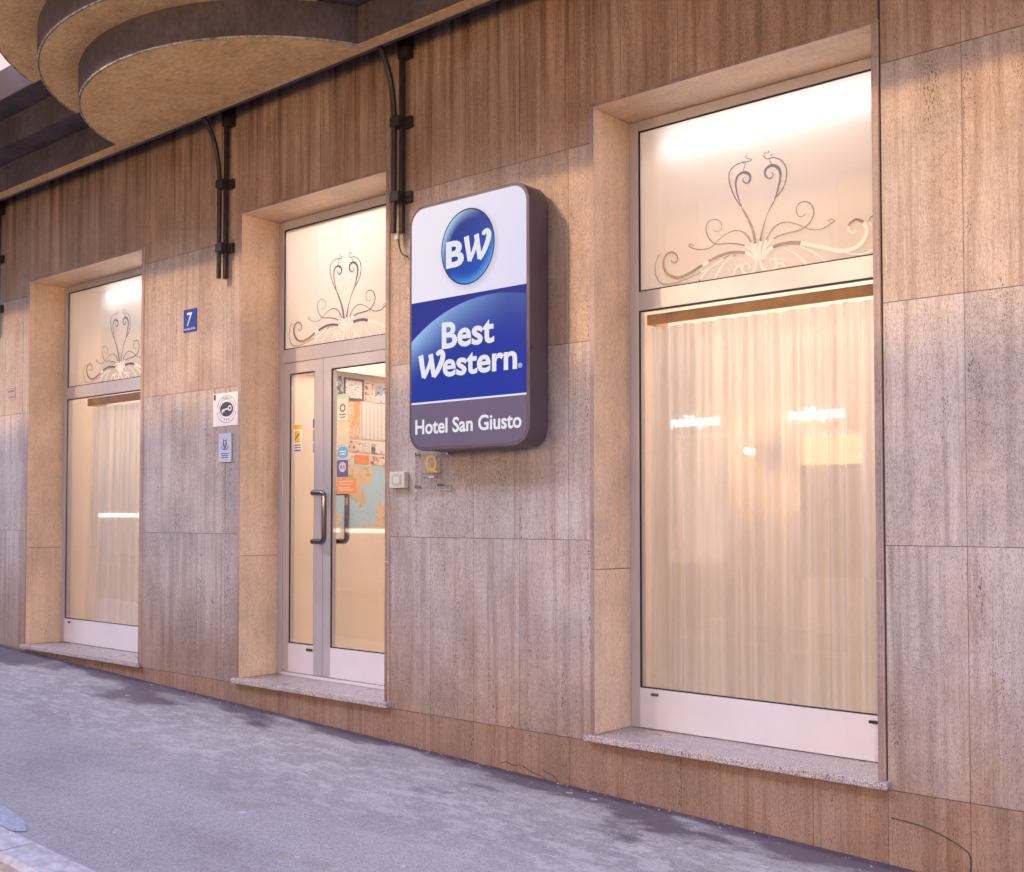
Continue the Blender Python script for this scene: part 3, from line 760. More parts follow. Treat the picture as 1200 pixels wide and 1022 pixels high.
# added bow wall and slabs, out of view, shaped to shade the wall
poly = [(CX + 1.7 * math.cos(math.pi + 0.1 + (math.pi - 0.2) * k / 40), CY + 1.7 * math.sin(math.pi + 0.1 + (math.pi - 0.2) * k / 40)) for k in range(41)]
MB().slabz(poly, 4.562, 8.5).build("shading_bow_wall", M['far_plaster'], hotel, smooth=True)
MB().slabz([(2.2, -0.001), (-7.2, -0.001), (-7.2, -1.14), (-7.96, -0.76), (-8.96, -0.26), (-8.96, -1.95), (2.2, -1.95)], 4.375, 4.56).build("shadow_slab", M['far_plaster'], hotel)  # outline chosen to stay unseen while casting the shadow edge
box("shadow_parapet", M['far_plaster'], hotel, -8.96, 2.2, -1.95, -1.85, 4.561, 5.4)
box("shadow_slab", M['far_plaster'], hotel, -13.5, -8.95, -1.95, -0.001, 4.375, 4.56)

# awning roller tucked under the cornice, with its drop arms
def thing_at(name, loc, label, cat, group=None):
    e = empty(name, loc); tag(e, label, cat, group); return e
rol = thing_at("awning_roller", (-5.5, -0.13, 3.77), "long thin lilac brown roller bar running under the cornice along the top of the wall", "awning roller")
mb = MB(); mb.tube([(-12, -0.125, 3.805), (2.0, -0.125, 3.805)], 0.036, 8)
mb.build("roller_tube", M['roller'], rol)
for x in (-11.2, -7.55, -3.1, -0.4): box("roller_bracket", M['iron'], rol, x, x + 0.03, -0.15, 0.0, 3.842, 3.90)
box("cover_strip", M['roller'], rol, -12, 2.0, -0.205, -0.198, 3.775, 3.835)

def bracket(x, zb, label, wire=False):
    e = thing_at("awning_bracket", (x, 0, zb), label, "awning arm", "awning arms hanging down the wall")
    xb = x + 0.022; xt = x - 0.012
    MB().box(xb - 0.012, xb + 0.014, -0.045, -0.018, zb + 0.0, 3.86).build("rail_bar", M['iron'], e, 0.002)
    pts = [(xt, -0.062, zb + 0.005), (xt, -0.062, zb + 0.62), (xt, -0.064, zb + 0.70), (xt, -0.075, zb + 0.80), (xt, -0.10, zb + 0.90), (xt, -0.135, zb + 0.98), (xt, -0.175, zb + 1.04), (xt, -0.225, zb + 1.10)]
    P = [Vector(p) for p in pts]; sm = []
    for k in range(len(P) - 1):
        p0, p1, p2, p3 = P[max(k - 1, 0)], P[k], P[k + 1], P[min(k + 2, len(P) - 1)]
        for q in range(4):
            t = q / 4; sm.append(0.5 * (2 * p1 + (p2 - p0) * t + (2 * p0 - 5 * p1 + 4 * p2 - p3) * t * t + (3 * p1 - p0 - 3 * p2 + p3) * t ** 3))
    sm.append(P[-1])
    MB().tube(sm, 0.0165, 14).build("curved_arm", M['iron'], e, smooth=True)
    for z in (zb + 0.21, zb + 0.645):
        MB().box(xt - 0.021, xb + 0.016, -0.082, -0.010, z - 0.030, z + 0.030).build("clamp", M['iron'], e, 0.006)
        MB().box(xb + 0.012, xb + 0.062, -0.026, -0.001, z - 0.036, z + 0.030).build("wall_plate", M['iron'], e, 0.003)
        MB().disc(xb + 0.042, z, 0.007, -0.032, -0.027, 6).build("bolt", M['iron'], e)
    MB().box(xb - 0.014, xb + 0.062, -0.06, -0.001, 3.70, 3.845).build("top_bracket", M['iron'], e, 0.003)
    return e
bracket(-6.022, 2.668, "dark iron awning arm with two clamps between the far left window and the glazed door")
bracket(-4.405, 2.690, "dark iron awning arm hanging between the glazed door and the hotel sign")
bracket(-9.205, 2.668, "dark iron awning arm cut off by the left edge of the photo")
# loose cable end below the right-hand arm
cab = MB(); cp = catmull([(-4.405, 2.69), (-4.40, 2.63), (-4.385, 2.585), (-4.36, 2.56), (-4.33, 2.55)], 6)
cab.tube([(x, -0.035, z) for x, z in cp], 0.0045, 8)
c = cab.build("cable", M['iron'], smooth=True); tag(c, "short black cable curling out of the awning arm beside the sign", "cable")
MB().box(-4.42, -4.392, -0.055, -0.03, 2.655, 2.694).build("wire_tape", M['white_plastic'], c, 0.004)

# ---------------------------------------------------------------- illuminated hotel sign
SX0, SX1, SZ0, SZ1 = -4.168, -3.360, 1.420, 2.757
sign = thing_at("hotel_sign", ((SX0 + SX1) / 2, -0.05, SZ0), "illuminated white and blue Best Western Hotel San Giusto box sign beside the door", "hotel sign")
MB().prism(rrect(SX0, SX1, SZ0, SZ1, 0.105, seg=14), -0.200, -0.045).build("sign_cabinet", M['sign_side'], sign, 0.004, smooth=True, bseg=3)
for x in (SX0 + 0.15, SX1 - 0.15):
    for z in (SZ0 + 0.25, SZ1 - 0.25): box("wall_spacer", M['iron'], sign, x - 0.03, x + 0.03, -0.0445, -0.001, z - 0.03, z + 0.03)
def emis_tex(name, fn, es, rough=0.45):
    t = NT(name); c = fn(t); t.bsdf(t.mix(1.0, c, (0.12, 0.12, 0.12), 'MULTIPLY'), rough, 0.0, None, 0.15, c, es); return t.done()
def white_face(t):
    p = t.sep(t.n("ShaderNodeNewGeometry").outputs['Position'])
    g = t.math('ADD', t.math('MULTIPLY', p[0], 0.9), t.math('MULTIPLY', p[2], -0.5))
    c = t.ramp(t.mr(g, -5.3, -4.0), (0.0, (0.88, 0.86, 0.95)), (0.55, (0.80, 0.79, 0.95)), (1.0, (0.66, 0.68, 0.93)))
    # soft printed drop shadow right of the globe
    dx = t.math('DIVIDE', t.math('SUBTRACT', p[0], -3.747), 0.196); dz = t.math('DIVIDE', t.math('SUBTRACT', p[2], 2.468), 0.216)
    r = t.math('SQRT', t.math('ADD', t.math('MULTIPLY', dx, dx), t.math('MULTIPLY', dz, dz)))
    return t.mix(t.mr(r, 0.90, 1.05, 0.55, 0.0), c, (0.42, 0.45, 0.68))
def blue_face(t):
    p = t.sep(t.n("ShaderNodeNewGeometry").outputs['Position'])
    dx = t.math('SUBTRACT', p[0], -3.60); dz = t.math('SUBTRACT', p[2], 1.32)
    r = t.math('SQRT', t.math('ADD', t.math('MULTIPLY', dx, dx), t.math('MULTIPLY', dz, dz)))
    inside = t.math('LESS_THAN', r, 0.888)
    glow = t.mr(r, 0.66, 0.888, 0.0, 1.0); glow = t.math('POWER', glow, 1.6)
    fall = t.mr(p[0], -4.17, -3.50, 1.0, 0.12); zf = t.mr(p[2], 1.80, 2.0, 0.15, 1.0)
    g = t.math('MULTIPLY', t.math('MULTIPLY', glow, inside), t.math('MULTIPLY', fall, zf))
    base = t.mix(t.mr(p[2], 1.68, 2.22), (0.024, 0.035, 0.36), (0.014, 0.030, 0.27))
    c = t.mix(t.math('MULTIPLY', inside, 0.5), base, (0.012, 0.048, 0.38))
    return t.mix(g, c, (0.34, 0.58, 0.95))
def globe_face(t):
    p = t.sep(t.n("ShaderNodeNewGeometry").outputs['Position'])
    dx = t.math('DIVIDE', t.math('SUBTRACT', p[0], -3.757), 0.180); dz = t.math('DIVIDE', t.math('SUBTRACT', p[2], 2.480), 0.201)
    r = t.math('SQRT', t.math('ADD', t.math('MULTIPLY', dx, dx), t.math('MULTIPLY', dz, dz)))
    u = t.math('ADD', t.math('MULTIPLY', dx, 0.55), t.math('MULTIPLY', dz, -0.83))   # + towards the lower right
    body = t.mix(t.mr(u, -0.9, 0.9), (0.006, 0.022, 0.21), (0.012, 0.085, 0.52))
    low = t.math('MULTIPLY', t.mr(r, 0.72, 1.0), t.mr(u, 0.1, 0.95))
    body = t.mix(low, body, (0.12, 0.42, 0.92))
    # highlight crescent upper left
    dx2 = t.math('ADD', dx, -0.10); dz2 = t.math('ADD', dz, 0.10)
    r2 = t.math('SQRT', t.math('ADD', t.math('MULTIPLY', dx2, dx2), t.math('MULTIPLY', dz2, dz2)))
    v = t.math('ADD', t.math('MULTIPLY', dx, -0.75), t.math('MULTIPLY', dz, 0.66))
    hl = t.math('MULTIPLY', t.mr(r2, 0.78, 1.08), t.mr(v, 0.15, 0.9))
    body = t.mix(t.math('MULTIPLY', hl, 0.85), body, (0.45, 0.72, 0.98))
    return t.mix(t.math('GREATER_THAN', r, 0.965), body, (0.010, 0.014, 0.07))
M['face_white'] = emis_tex("sign_print_white", white_face, SIGN)
M['face_blue'] = emis_tex("sign_print_blue", blue_face, SIGN)
M['face_globe'] = emis_tex("sign_print_globe", globe_face, SIGN)
M['face_grey'] = emis_tex("sign_print_grey", lambda t: t.ramp(t.noise(t.coord(world=True), 2.0, 2), (0.3, (0.165, 0.125, 0.20)), (0.7, (0.185, 0.14, 0.225))), SIGN)
M['letters'] = emitter("sign_letters_white", (0.90, 0.88, 0.97), SIGN * 1.12)
fx0, fx1, fz0, fz1 = SX0 + 0.018, SX1 - 0.018, SZ0 + 0.018, SZ1 - 0.018
MB().prism(rrect(fx0, fx1, 2.2295, fz1, 0.088, '34', 12), -0.2012, -0.1995).build("white_panel", M['face_white'], sign)
blue = MB().box(fx0, fx1, -0.2012, -0.1995, 1.684, 2.2285).build("blue_panel", M['face_blue'], sign)
MB().box(fx0, fx1, -0.2014, -0.1995, 1.6735, 1.6830).build("white_line", M['letters'], sign)
grey = MB().prism(rrect(fx0, fx1, fz0, 1.6725, 0.088, '12', 12), -0.2012, -0.1995).build("grey_panel", M['face_grey'], sign)
globe = MB(); seg = 56; rings = 6
for j in range(rings + 1):
    q = j / rings
    for k in range(seg):
        t_ = 2 * math.pi * k / seg; globe.v.append((-3.757 + 0.180 * q * math.cos(t_), -0.2012 - 0.006 * (1 - q * q) - 0.0004, 2.480 + 0.201 * q * math.sin(t_)))
for j in range(rings):
    for k in range(seg):
        k2 = (k + 1) % seg; globe.f.append((j * seg + k, j * seg + k2, (j + 1) * seg + k2, (j + 1) * seg + k))
globe = globe.build("globe_emblem", M['face_globe'], sign, smooth=True)
def big_w(x, z, w, h, y0, y1, par, name):
    mb = MB()
    S_ = lambda pts: [(x + p[0] * w, z + p[1] * h) for p in pts]
    k = w
    ribbon(mb, S_([(0.05, 0.985), (0.115, 0.5), (0.18, 0.03)]), [0.185 * k, 0.17 * k, 0.15 * k], y0, y1)
    ribbon(mb, S_(catmull([(0.17, 0.02), (0.30, 0.30), (0.42, 0.66), (0.47, 0.96)], 5)), [0.13 * k] * 16, y0 + 0.0001, y1)
    ribbon(mb, S_([(0.43, 0.985), (0.50, 0.5), (0.56, 0.03)]), [0.175 * k, 0.165 * k, 0.15 * k], y0 + 0.0002, y1)
    sw = catmull([(0.55, 0.02), (0.68, 0.22), (0.80, 0.48), (0.885, 0.74), (0.895, 0.93), (0.82, 1.03), (0.73, 1.00), (0.69, 0.90)], 5)
    n = len(sw); ws = [(0.13 + 0.05 * math.sin(math.pi * min(1, q / (n * 0.8)))) * k if q < n * 0.85 else (0.15 - 0.35 * (q / n - 0.85)) * k for q in range(n)]
    ribbon(mb, S_(sw), ws, y0 + 0.0003, y1)
    return mb.build(name, M['letters'], par)
text_mesh("lettering", "B", M['letters'], globe, -3.898, -0.2075, 2.388, 0.138, width=0.122, bold=0.035, depth=0.0012, shear=0.0)
big_w(-3.768, 2.396, 0.176, 0.138, -0.2090, -0.2075, globe, "lettering")
text_mesh("lettering", "Best", M['letters'], blue, -3.932, -0.2013, 1.962, 0.140, width=0.352, bold=0.026, depth=0.0012)
big_w(-4.092, 1.812, 0.186, 0.128, -0.2027, -0.2013, blue, "lettering")
text_mesh("lettering", "estern", M['letters'], blue, -3.925, -0.2013, 1.812, 0.132, width=0.490, bold=0.026, depth=0.0012)
text_mesh("trademark_sign", "\u00ae", M['letters'], blue, -3.428, -0.2013, 1.811, 0.024, bold=0.0, depth=0.0012)
text_mesh("lettering", "Hotel San Giusto", M['letters'], grey, -4.120, -0.2013, 1.512, 0.080, width=0.712, bold=0.020, depth=0.0012)
box("service_lock", M['iron'], sign, SX1 - 0.0005, SX1 + 0.002, -0.19, -0.175, 1.90, 1.915)

# ---------------------------------------------------------------- plates and fittings on the wall
def flat(name, col, rough=0.4, metal=0.0, es=0): return simple(name, col, rough, metal, var=0.02, scale=5)
M['enamel'] = flat("blue_enamel", (0.040, 0.075, 0.36), 0.25)
M['print_white'] = flat("printed_white", (0.78, 0.76, 0.76))
M['print_dark'] = flat("printed_dark", (0.060, 0.058, 0.095))
M['print_grey'] = flat("printed_grey_blue", (0.36, 0.38, 0.47))
M['gold'] = flat("printed_gold", (0.72, 0.42, 0.05))
M['plaque'] = flat("frosted_blue_plaque", (0.50, 0.54, 0.66), 0.3)
def wallthing(name, x, z, label, cat): return thing_at(name, (x, -0.001, z), label, cat)
n7 = wallthing("house_number_plate", -6.427, 2.365, "blue enamel house number plate with a white 7 left of the door", "number plate")
MB().prism(rrect(-6.503, -6.351, 2.362, 2.523, 0.004), -0.006, -0.001).build("enamel_plate", M['enamel'], n7, 0.001)
text_mesh("lettering", "7", M['print_white'], n7, -6.462, -0.0061, 2.405, 0.098, width=0.062, bold=0.012, depth=0.0008, shear=0.1)
text_mesh("lettering", "VIA DELL'ISTRIA", M['print_white'], n7, -6.495, -0.0061, 2.376, 0.014, width=0.135, bold=0.005, depth=0.0008)

key = wallthing("key_sticker", -6.02, 1.68, "square white sticker with a dark oval key emblem on the wall left of the door", "sticker")
MB().prism(rrect(-6.157, -5.893, 1.678, 1.902, 0.004), -0.004, -0.001).build("backing_sheet", M['print_white'], key)
kx, kz = -6.010, 1.790
def ring(mb, cx, cz, rx, rz, w, a0, a1, y0, y1, n=40):
    pts = [(cx + rx * math.cos(math.radians(a0 + (a1 - a0) * k / n)), cz + rz * math.sin(math.radians(a0 + (a1 - a0) * k / n))) for k in range(n + 1)]
    ribbon(mb, pts, w, y0, y1)
mb = MB(); ring(mb, kx, kz, 0.104, 0.092, 0.0045, 12, 168, -0.0052, -0.0041); ring(mb, kx, kz, 0.104, 0.092, 0.0045, 192, 348, -0.0052, -0.0041)
ring(mb, kx, kz, 0.082, 0.066, 0.003, 0, 360, -0.0050, -0.0041)
for sx in (-1, 1): mb.box(kx + sx * 0.092 - 0.014, kx + sx * 0.092 + 0.014, -0.005, -0.0041, kz + 0.018, kz + 0.021).box(kx + sx * 0.092 - 0.014, kx + sx * 0.092 + 0.014, -0.005, -0.0041, kz - 0.021, kz - 0.018)
mb.build("printed_ring", M['print_grey'], key)
ov = MB().disc(kx, kz, 0.070, -0.0054, -0.0041, 36, 0.050).build("dark_oval", M['print_dark'], key)
mb = MB(); ribbon(mb, [(kx - 0.048, kz - 0.006), (kx + 0.022, kz + 0.003)], 0.010, -0.0064, -0.0055)
ring(mb, kx + 0.036, kz + 0.005, 0.015, 0.015, 0.009, 0, 360, -0.0065, -0.0055, 18)
ribbon(mb, [(kx - 0.044, kz - 0.004), (kx - 0.044, kz - 0.026)], 0.012, -0.0066, -0.0055); ribbon(mb, [(kx - 0.026, kz - 0.004), (kx - 0.026, kz - 0.020)], 0.007, -0.0067, -0.0055)
mb.build("printed_key", M['print_white'], ov)
text_mesh("lettering", "ALBERGO", M['print_grey'], key, kx - 0.052, -0.0041, kz + 0.068, 0.017, width=0.105, bold=0.004, depth=0.0008)
mb = MB()
for k in (-1, 0, 1):
    st = []
    for q in range(10):
        rr_ = 0.009 if q % 2 == 0 else 0.004; t_ = math.pi / 2 + q * math.pi / 5; st.append((kx + k * 0.024 + rr_ * math.cos(t_), kz - 0.071 + rr_ * math.sin(t_)))
    mb.prism(st, -0.0050, -0.0041)
mb.build("printed_stars", M['print_grey'], key)
MB().prism(rrect(-6.150, -6.128, 1.858, 1.896, 0.003), -0.0049, -0.0041).build("corner_code", M['print_dark'], key)

pq = wallthing("emblem_plaque", -6.02, 1.434, "narrow pale blue plaque with a small round emblem below the key sticker", "plaque")
MB().prism(rrect(-6.086, -5.950, 1.432, 1.628, 0.003), -0.010, -0.001).build("plaque_plate", M['plaque'], pq, 0.001)
mb = MB(); ring(mb, -6.018, 1.552, 0.040, 0.036, 0.005, 200, 340, -0.0112, -0.0101); ring(mb, -6.018, 1.556, 0.018, 0.024, 0.005, 0, 360, -0.0112, -0.0101, 24)
ribbon(mb, [(-6.036, 1.590), (-6.018, 1.520)], 0.004, -0.0113, -0.0101); ribbon(mb, [(-6.000, 1.590), (-6.018, 1.520)], 0.004, -0.0114, -0.0101)
for z, w_ in ((1.487, 0.042), (1.474, 0.032), (1.461, 0.036)): mb.box(-6.018 - w_, -6.018 + w_, -0.0111, -0.0101, z, z + 0.005)
mb.build("printed_emblem", M['print_dark'], pq)

lp = wallthing("small_notice_plate", -8.98, 2.07, "tiny brown lettered plate on the wall at the far left edge", "plate")
MB().box(-9.056, -8.900, -0.004, -0.001, 2.070, 2.176).build("notice_sheet", flat("weathered_plate", (0.46, 0.36, 0.33)), lp)
mb = MB(); mb.box(-9.050, -8.906, -0.0048, -0.0041, 2.160, 2.166).box(-9.050, -8.906, -0.0048, -0.0041, 2.112, 2.115).box(-9.008, -9.004, -0.0048, -0.0041, 2.08, 2.105)
for q in range(5): mb.box(-8.99 + q * 0.018, -8.979 + q * 0.018, -0.0048, -0.0041, 2.082, 2.10)
for q in range(6): mb.box(-9.03 + q * 0.02, -9.018 + q * 0.02, -0.0048, -0.0041, 2.13, 2.15)
mb.build("printed_marks", flat("plate_print", (0.16, 0.08, 0.07)), lp)

sw = wallthing("intercom_box", -4.405, 1.238, "square beige intercom box fixed to the wall right of the door", "intercom")
MB().prism(rrect(-4.468, -4.350, 1.228, 1.322, 0.006), -0.040, -0.001).build("housing", M['white_plastic'], sw, 0.004)
MB().prism(rrect(-4.444, -4.374, 1.245, 1.305, 0.004), -0.0435, -0.0405).build("cover_plate", flat("beige_cover", (0.50, 0.45, 0.39)), sw, 0.001)
MB().prism(rrect(-4.430, -4.388, 1.258, 1.294, 0.003), -0.0455, -0.0436).build("push_button", flat("pale_button", (0.66, 0.62, 0.56)), sw, 0.001)

ac = wallthing("acrylic_plaque", -4.155, 1.215, "clear acrylic plaque with a gold letter Q held on four steel studs below the sign", "plaque")
MB().box(-4.287, -4.020, -0.030, -0.026, 1.212, 1.438).build("acrylic_sheet", M['acrylic'], ac)
mb = MB(); mb.box(-4.287, -4.020, -0.0262, -0.0258, 1.212, 1.2155).box(-4.287, -4.020, -0.0262, -0.0258, 1.4345, 1.438).box(-4.287, -4.2835, -0.0262, -0.0258, 1.2155, 1.4345).box(-4.0235, -4.020, -0.0262, -0.0258, 1.2155, 1.4345)
mb.build("polished_edge", flat("acrylic_edge", (0.66, 0.60, 0.58)), ac)
for x in (-4.268, -4.040):
    for z in (1.235, 1.415): MB().disc(x, z, 0.009, -0.034, -0.001, 14).build("steel_stud", M['chrome'], ac)
mb = MB(); ring(mb, -4.158, 1.362, 0.034, 0.040, 0.013, 0, 360, -0.0312, -0.0301); ribbon(mb, [(-4.165, 1.338), (-4.112, 1.312)], 0.011, -0.0314, -0.0301)
mb.build("gold_emblem", M['gold'], ac)
text_mesh("lettering", "OSPITALIT\u00c0 ITALIANA", M['print_dark'], ac, -4.228, -0.0301, 1.300, 0.010, width=0.142, bold=0.0, depth=0.0008)
MB().box(-4.222, -4.178, -0.031, -0.0301, 1.283, 1.289).build("green_stripe", flat("print_green", (0.05, 0.28, 0.10)), ac)
MB().box(-4.178, -4.134, -0.031, -0.0301, 1.283, 1.289).build("white_stripe", M['print_white'], ac)
MB().box(-4.134, -4.092, -0.031, -0.0301, 1.283, 1.289).build("red_stripe", flat("print_red", (0.50, 0.03, 0.03)), ac)
MB().box(-4.112, -4.058, -0.031, -0.0301, 1.234, 1.246).build("printed_mark", M['print_dark'], ac)

# ---------------------------------------------------------------- stickers on the door glass
def sticker(x0, x1, z0, z1, mat, label, r=0.004, y=0.3310):
    e = thing_at("door_sticker", ((x0 + x1) / 2, y, z0), label, "sticker", None)
    MB().prism(rrect(x0, x1, z0, z1, r), y - 0.0012, y).build("sticker_sheet", mat, e); return e
M['s_yellow'] = flat("sticker_yellow", (0.80, 0.48, 0.04)); M['s_green'] = flat("sticker_green", (0.42, 0.62, 0.40)); M['s_cream'] = flat("sticker_cream", (0.62, 0.57, 0.40))
M['s_blue'] = flat("sticker_blue", (0.16, 0.42, 0.66)); M['s_purple'] = flat("sticker_purple", (0.16, 0.12, 0.26)); M['s_orange'] = flat("sticker_orange", (0.86, 0.33, 0.12))
e = sticker(-5.712, -5.620, 1.490, 1.690, M['print_white'], "white and yellow warning sticker on the narrow left door pane")
MB().box(-5.710, -5.622, 0.3290, 0.3297, 1.655, 1.685).build("yellow_band", M['s_yellow'], e); MB().box(-5.695, -5.640, 0.3290, 0.3297, 1.565, 1.642).build("yellow_square", M['s_yellow'], e)
mb = MB(); ribbon(mb, [(-5.688, 1.585), (-5.65, 1.625)], 0.008, 0.3280, 0.3289); mb.box(-5.70, -5.632, 0.3290, 0.3297, 1.545, 1.551).box(-5.70, -5.632, 0.3290, 0.3297, 1.528, 1.534).box(-5.70, -5.632, 0.3290, 0.3297, 1.508, 1.516)
mb.build("printed_marks", M['print_dark'], e)
e = sticker(-5.285, -5.176, 1.685, 1.862, M['s_green'], "pale green certificate sticker at the top of the wide door pane")
MB().box(-5.278, -5.184, 0.3290, 0.3297, 1.692, 1.832).build("pale_field", flat("sticker_pale", (0.66, 0.64, 0.56)), e)
mb = MB(); ring(mb, -5.231, 1.770, 0.022, 0.022, 0.008, 0, 360, 0.3280, 0.3289, 20); mb.box(-5.262, -5.20, 0.3282, 0.3289, 1.725, 1.731).box(-5.255, -5.207, 0.3282, 0.3289, 1.708, 1.713); mb.build("printed_emblem", M['print_dark'], e)
sticker(-5.285, -5.168, 1.540, 1.680, M['s_cream'], "plain cream sticker between the green and the blue stickers on the wide door pane")
e = sticker(-5.275, -5.182, 1.442, 1.520, M['s_blue'], "round light blue speech bubble sticker on the wide door pane", r=0.036)
mb = MB(); mb.box(-5.258, -5.20, 0.3290, 0.3297, 1.484, 1.492).box(-5.252, -5.206, 0.3290, 0.3297, 1.468, 1.475); mb.build("printed_lines", M['print_white'], e)
e = sticker(-5.284, -5.180, 1.322, 1.434, M['s_purple'], "dark purple score badge reading 8.5 on the wide door pane", r=0.012)
o = MB().disc(-5.231, 1.388, 0.033, 0.3290, 0.3297, 28).build("pale_disc", flat("badge_pale", (0.66, 0.62, 0.60)), e)
text_mesh("lettering", "8.5", M['print_dark'], o, -5.252, 0.3289, 1.377, 0.024, width=0.043, bold=0.006, depth=0.0006)
e = sticker(-5.284, -5.112, 1.214, 1.316, M['s_orange'], "orange sticker with faint white lines beside the door handle")
mb = MB()
for k, z in enumerate((1.290, 1.272, 1.250, 1.236)): mb.box(-5.265 + 0.01 * (k % 2), -5.135 - 0.012 * (k % 3), 0.3290, 0.3297, z, z + 0.006)
mb.build("printed_lines", flat("print_pale_orange", (0.92, 0.62, 0.45)), e)
for k, (z0, z1) in enumerate(((1.655, 1.715), (1.565, 1.645), (1.490, 1.555))):
    sticker(-5.515, -5.4905, z0, z1, [M['s_purple'], M['print_grey'], M['print_grey']][k], ["dark violet strip sticker at the right edge of the narrow door pane", "grey strip sticker, middle one at the right edge of the narrow door pane", "grey strip sticker, lowest at the right edge of the narrow door pane"][k])

# ---------------------------------------------------------------- notices on the wall inside the door (wall plane x = -5.975)
XW = -5.974
def notice(y0, y1, z0, z1, mat, label, cat="notice", frame=None):
    e = thing_at("wall_notice" if cat == "notice" else "wall_map", (XW, (y0 + y1) / 2, z0), label, cat)
    MB().box(XW, XW + 0.004, y0, y1, z0, z1).build("printed_sheet", mat, e)
    if frame:
        mb = MB(); w = 0.012
        mb.box(XW, XW + 0.012, y0 - w, y1 + w, z1 + .0005, z1 + w).box(XW, XW + 0.012, y0 - w, y1 + w, z0 - w, z0 - .0005).box(XW, XW + 0.012, y0 - w, y0 - .0005, z0, z1).box(XW, XW + 0.012, y1 + .0005, y1 + w, z0, z1)
        mb.build("picture_frame", frame, e)
    return e
def print_mat(name, base, ink, sc=(1, 60, 90), thr=0.52, second=None):
    t = NT(name); n = t.noise(t.coord(world=True, scale=sc), 1.0, 3, 0.6)
    c = t.mix(t.mr(n, thr, thr + 0.03), base, ink)
    if second:
        n2 = t.noise(t.coord(world=True, scale=(1, 9, 9)), 1.0, 4, 0.6); c = t.mix(t.mr(n2, 0.50, 0.53), c, second)
    t.bsdf(c, 0.35); return t.done()
M['p_text'] = print_mat("print_lines", (0.80, 0.76, 0.72), (0.40, 0.33, 0.32), (1, 30, 120), 0.55)
M['p_photo'] = print_mat("print_photo", (0.44, 0.50, 0.60), (0.16, 0.13, 0.13), (1, 16, 20), 0.5, (0.78, 0.78, 0.80))
M['p_warm'] = print_mat("print_warm_photo", (0.76, 0.60, 0.46), (0.30, 0.16, 0.12), (1, 25, 30), 0.53, (0.82, 0.74, 0.66))
M['p_city'] = print_mat("print_city_map", (0.80, 0.50, 0.28), (0.86, 0.72, 0.55), (1, 45, 45), 0.5, (0.82, 0.40, 0.20))
M['p_cols'] = NT("print_columns")
def cols():
    t = M['p_cols']; w = t.n("ShaderNodeTexWave", wave_type='BANDS', bands_direction='Y'); t.l(t.coord(world=True), w.inputs[0]); w.inputs[1].default_value = 7.5
    n = t.noise(t.coord(world=True, scale=(1, 40, 160)), 1.0, 2)
    c = t.mix(t.mr(w.outputs[1], 0.2, 0.5), (0.70, 0.66, 0.62), (0.84, 0.81, 0.78)); c = t.mix(t.mr(n, 0.55, 0.6, 0, 0.25), c, (0.45, 0.42, 0.42)); t.bsdf(c, 0.4); return t.done()
M['p_cols'] = cols()
def region_map():
    t = NT("print_region_map"); n = t.noise(t.coord(world=True, scale=(1, 4.2, 3.4)), 1.0, 6, 0.55); n2 = t.noise(t.coord(world=True, scale=(1, 12, 12)), 1.0, 3)
    n3 = t.noise(t.coord(world=True, scale=(1, 50, 90)), 1.0, 2)
    c = t.ramp(n, (0.0, (0.36, 0.60, 0.80)), (0.515, (0.50, 0.72, 0.86)), (0.525, (0.82, 0.60, 0.36)), (1.0, (0.80, 0.52, 0.30)))
    c = t.mix(t.math('MULTIPLY', t.mr(n2, 0.55, 0.6), t.math('GREATER_THAN', n, 0.52)), c, (0.42, 0.56, 0.30))
    c = t.mix(t.mr(n3, 0.58, 0.63, 0, 0.35), c, (0.30, 0.30, 0.36)); t.bsdf(c, 0.35); return t.done()
M['p_map'] = region_map()
KF = flat("slim_dark_frame", (0.20, 0.18, 0.20))
notice(0.92, 1.055, 1.965, 2.105, M['p_photo'], "small blue grey photo print, first in the top row of notices inside the door")
notice(1.075, 1.255, 1.955, 2.09, M['p_text'], "framed white certificate in the top row of notices inside the door", frame=KF)
notice(1.285, 1.375, 1.95, 2.08, M['p_warm'], "small orange tinted print right of the framed certificate inside the door")
notice(1.395, 1.62, 1.94, 2.07, M['p_photo'], "wide sketchy print at the right end of the top row inside the door")
notice(1.06, 1.235, 1.66, 1.935, M['p_city'], "orange city street map on the wall inside the door", "map")
notice(0.93, 1.05, 1.66, 1.945, M['p_text'], "narrow pale list left of the orange street map inside the door")
notice(1.25, 1.75, 1.655, 1.925, M['p_cols'], "large pale sheet of printed columns right of the orange street map")
notice(0.93, 1.10, 1.545, 1.635, M['p_text'], "pale strip notice, left of the brown photo strip inside the door")
notice(1.115, 1.24, 1.555, 1.635, M['p_warm'], "brown photo strip below the orange street map inside the door")
notice(1.26, 1.34, 1.555, 1.63, M['p_text'], "tiny pale card between two photo strips inside the door")
notice(1.36, 1.70, 1.55, 1.625, M['p_photo'], "dark and white photo strip below the sheet of columns inside the door")
notice(0.93, 1.16, 1.47, 1.53, M['p_text'], "long pale strip directly above the regional map inside the door")
notice(1.18, 1.33, 1.47, 1.535, M['s_orange'], "rounded orange label above the regional map inside the door")
notice(1.35, 1.70, 1.465, 1.53, M['p_warm'], "row of tiny warm photos above the right part of the regional map")
notice(0.93, 1.80, 1.00, 1.455, M['p_map'], "big blue and orange regional map on the wall inside the door", "map")
box("wall_moulding", M['room_white'], hotel, XW, XW + 0.05, 0.362, 3.298, 2.135, 2.24)
box("dado_board", M['room'], hotel, XW, XW + 0.012, 0.362, 3.298, 0.0, 0.955)

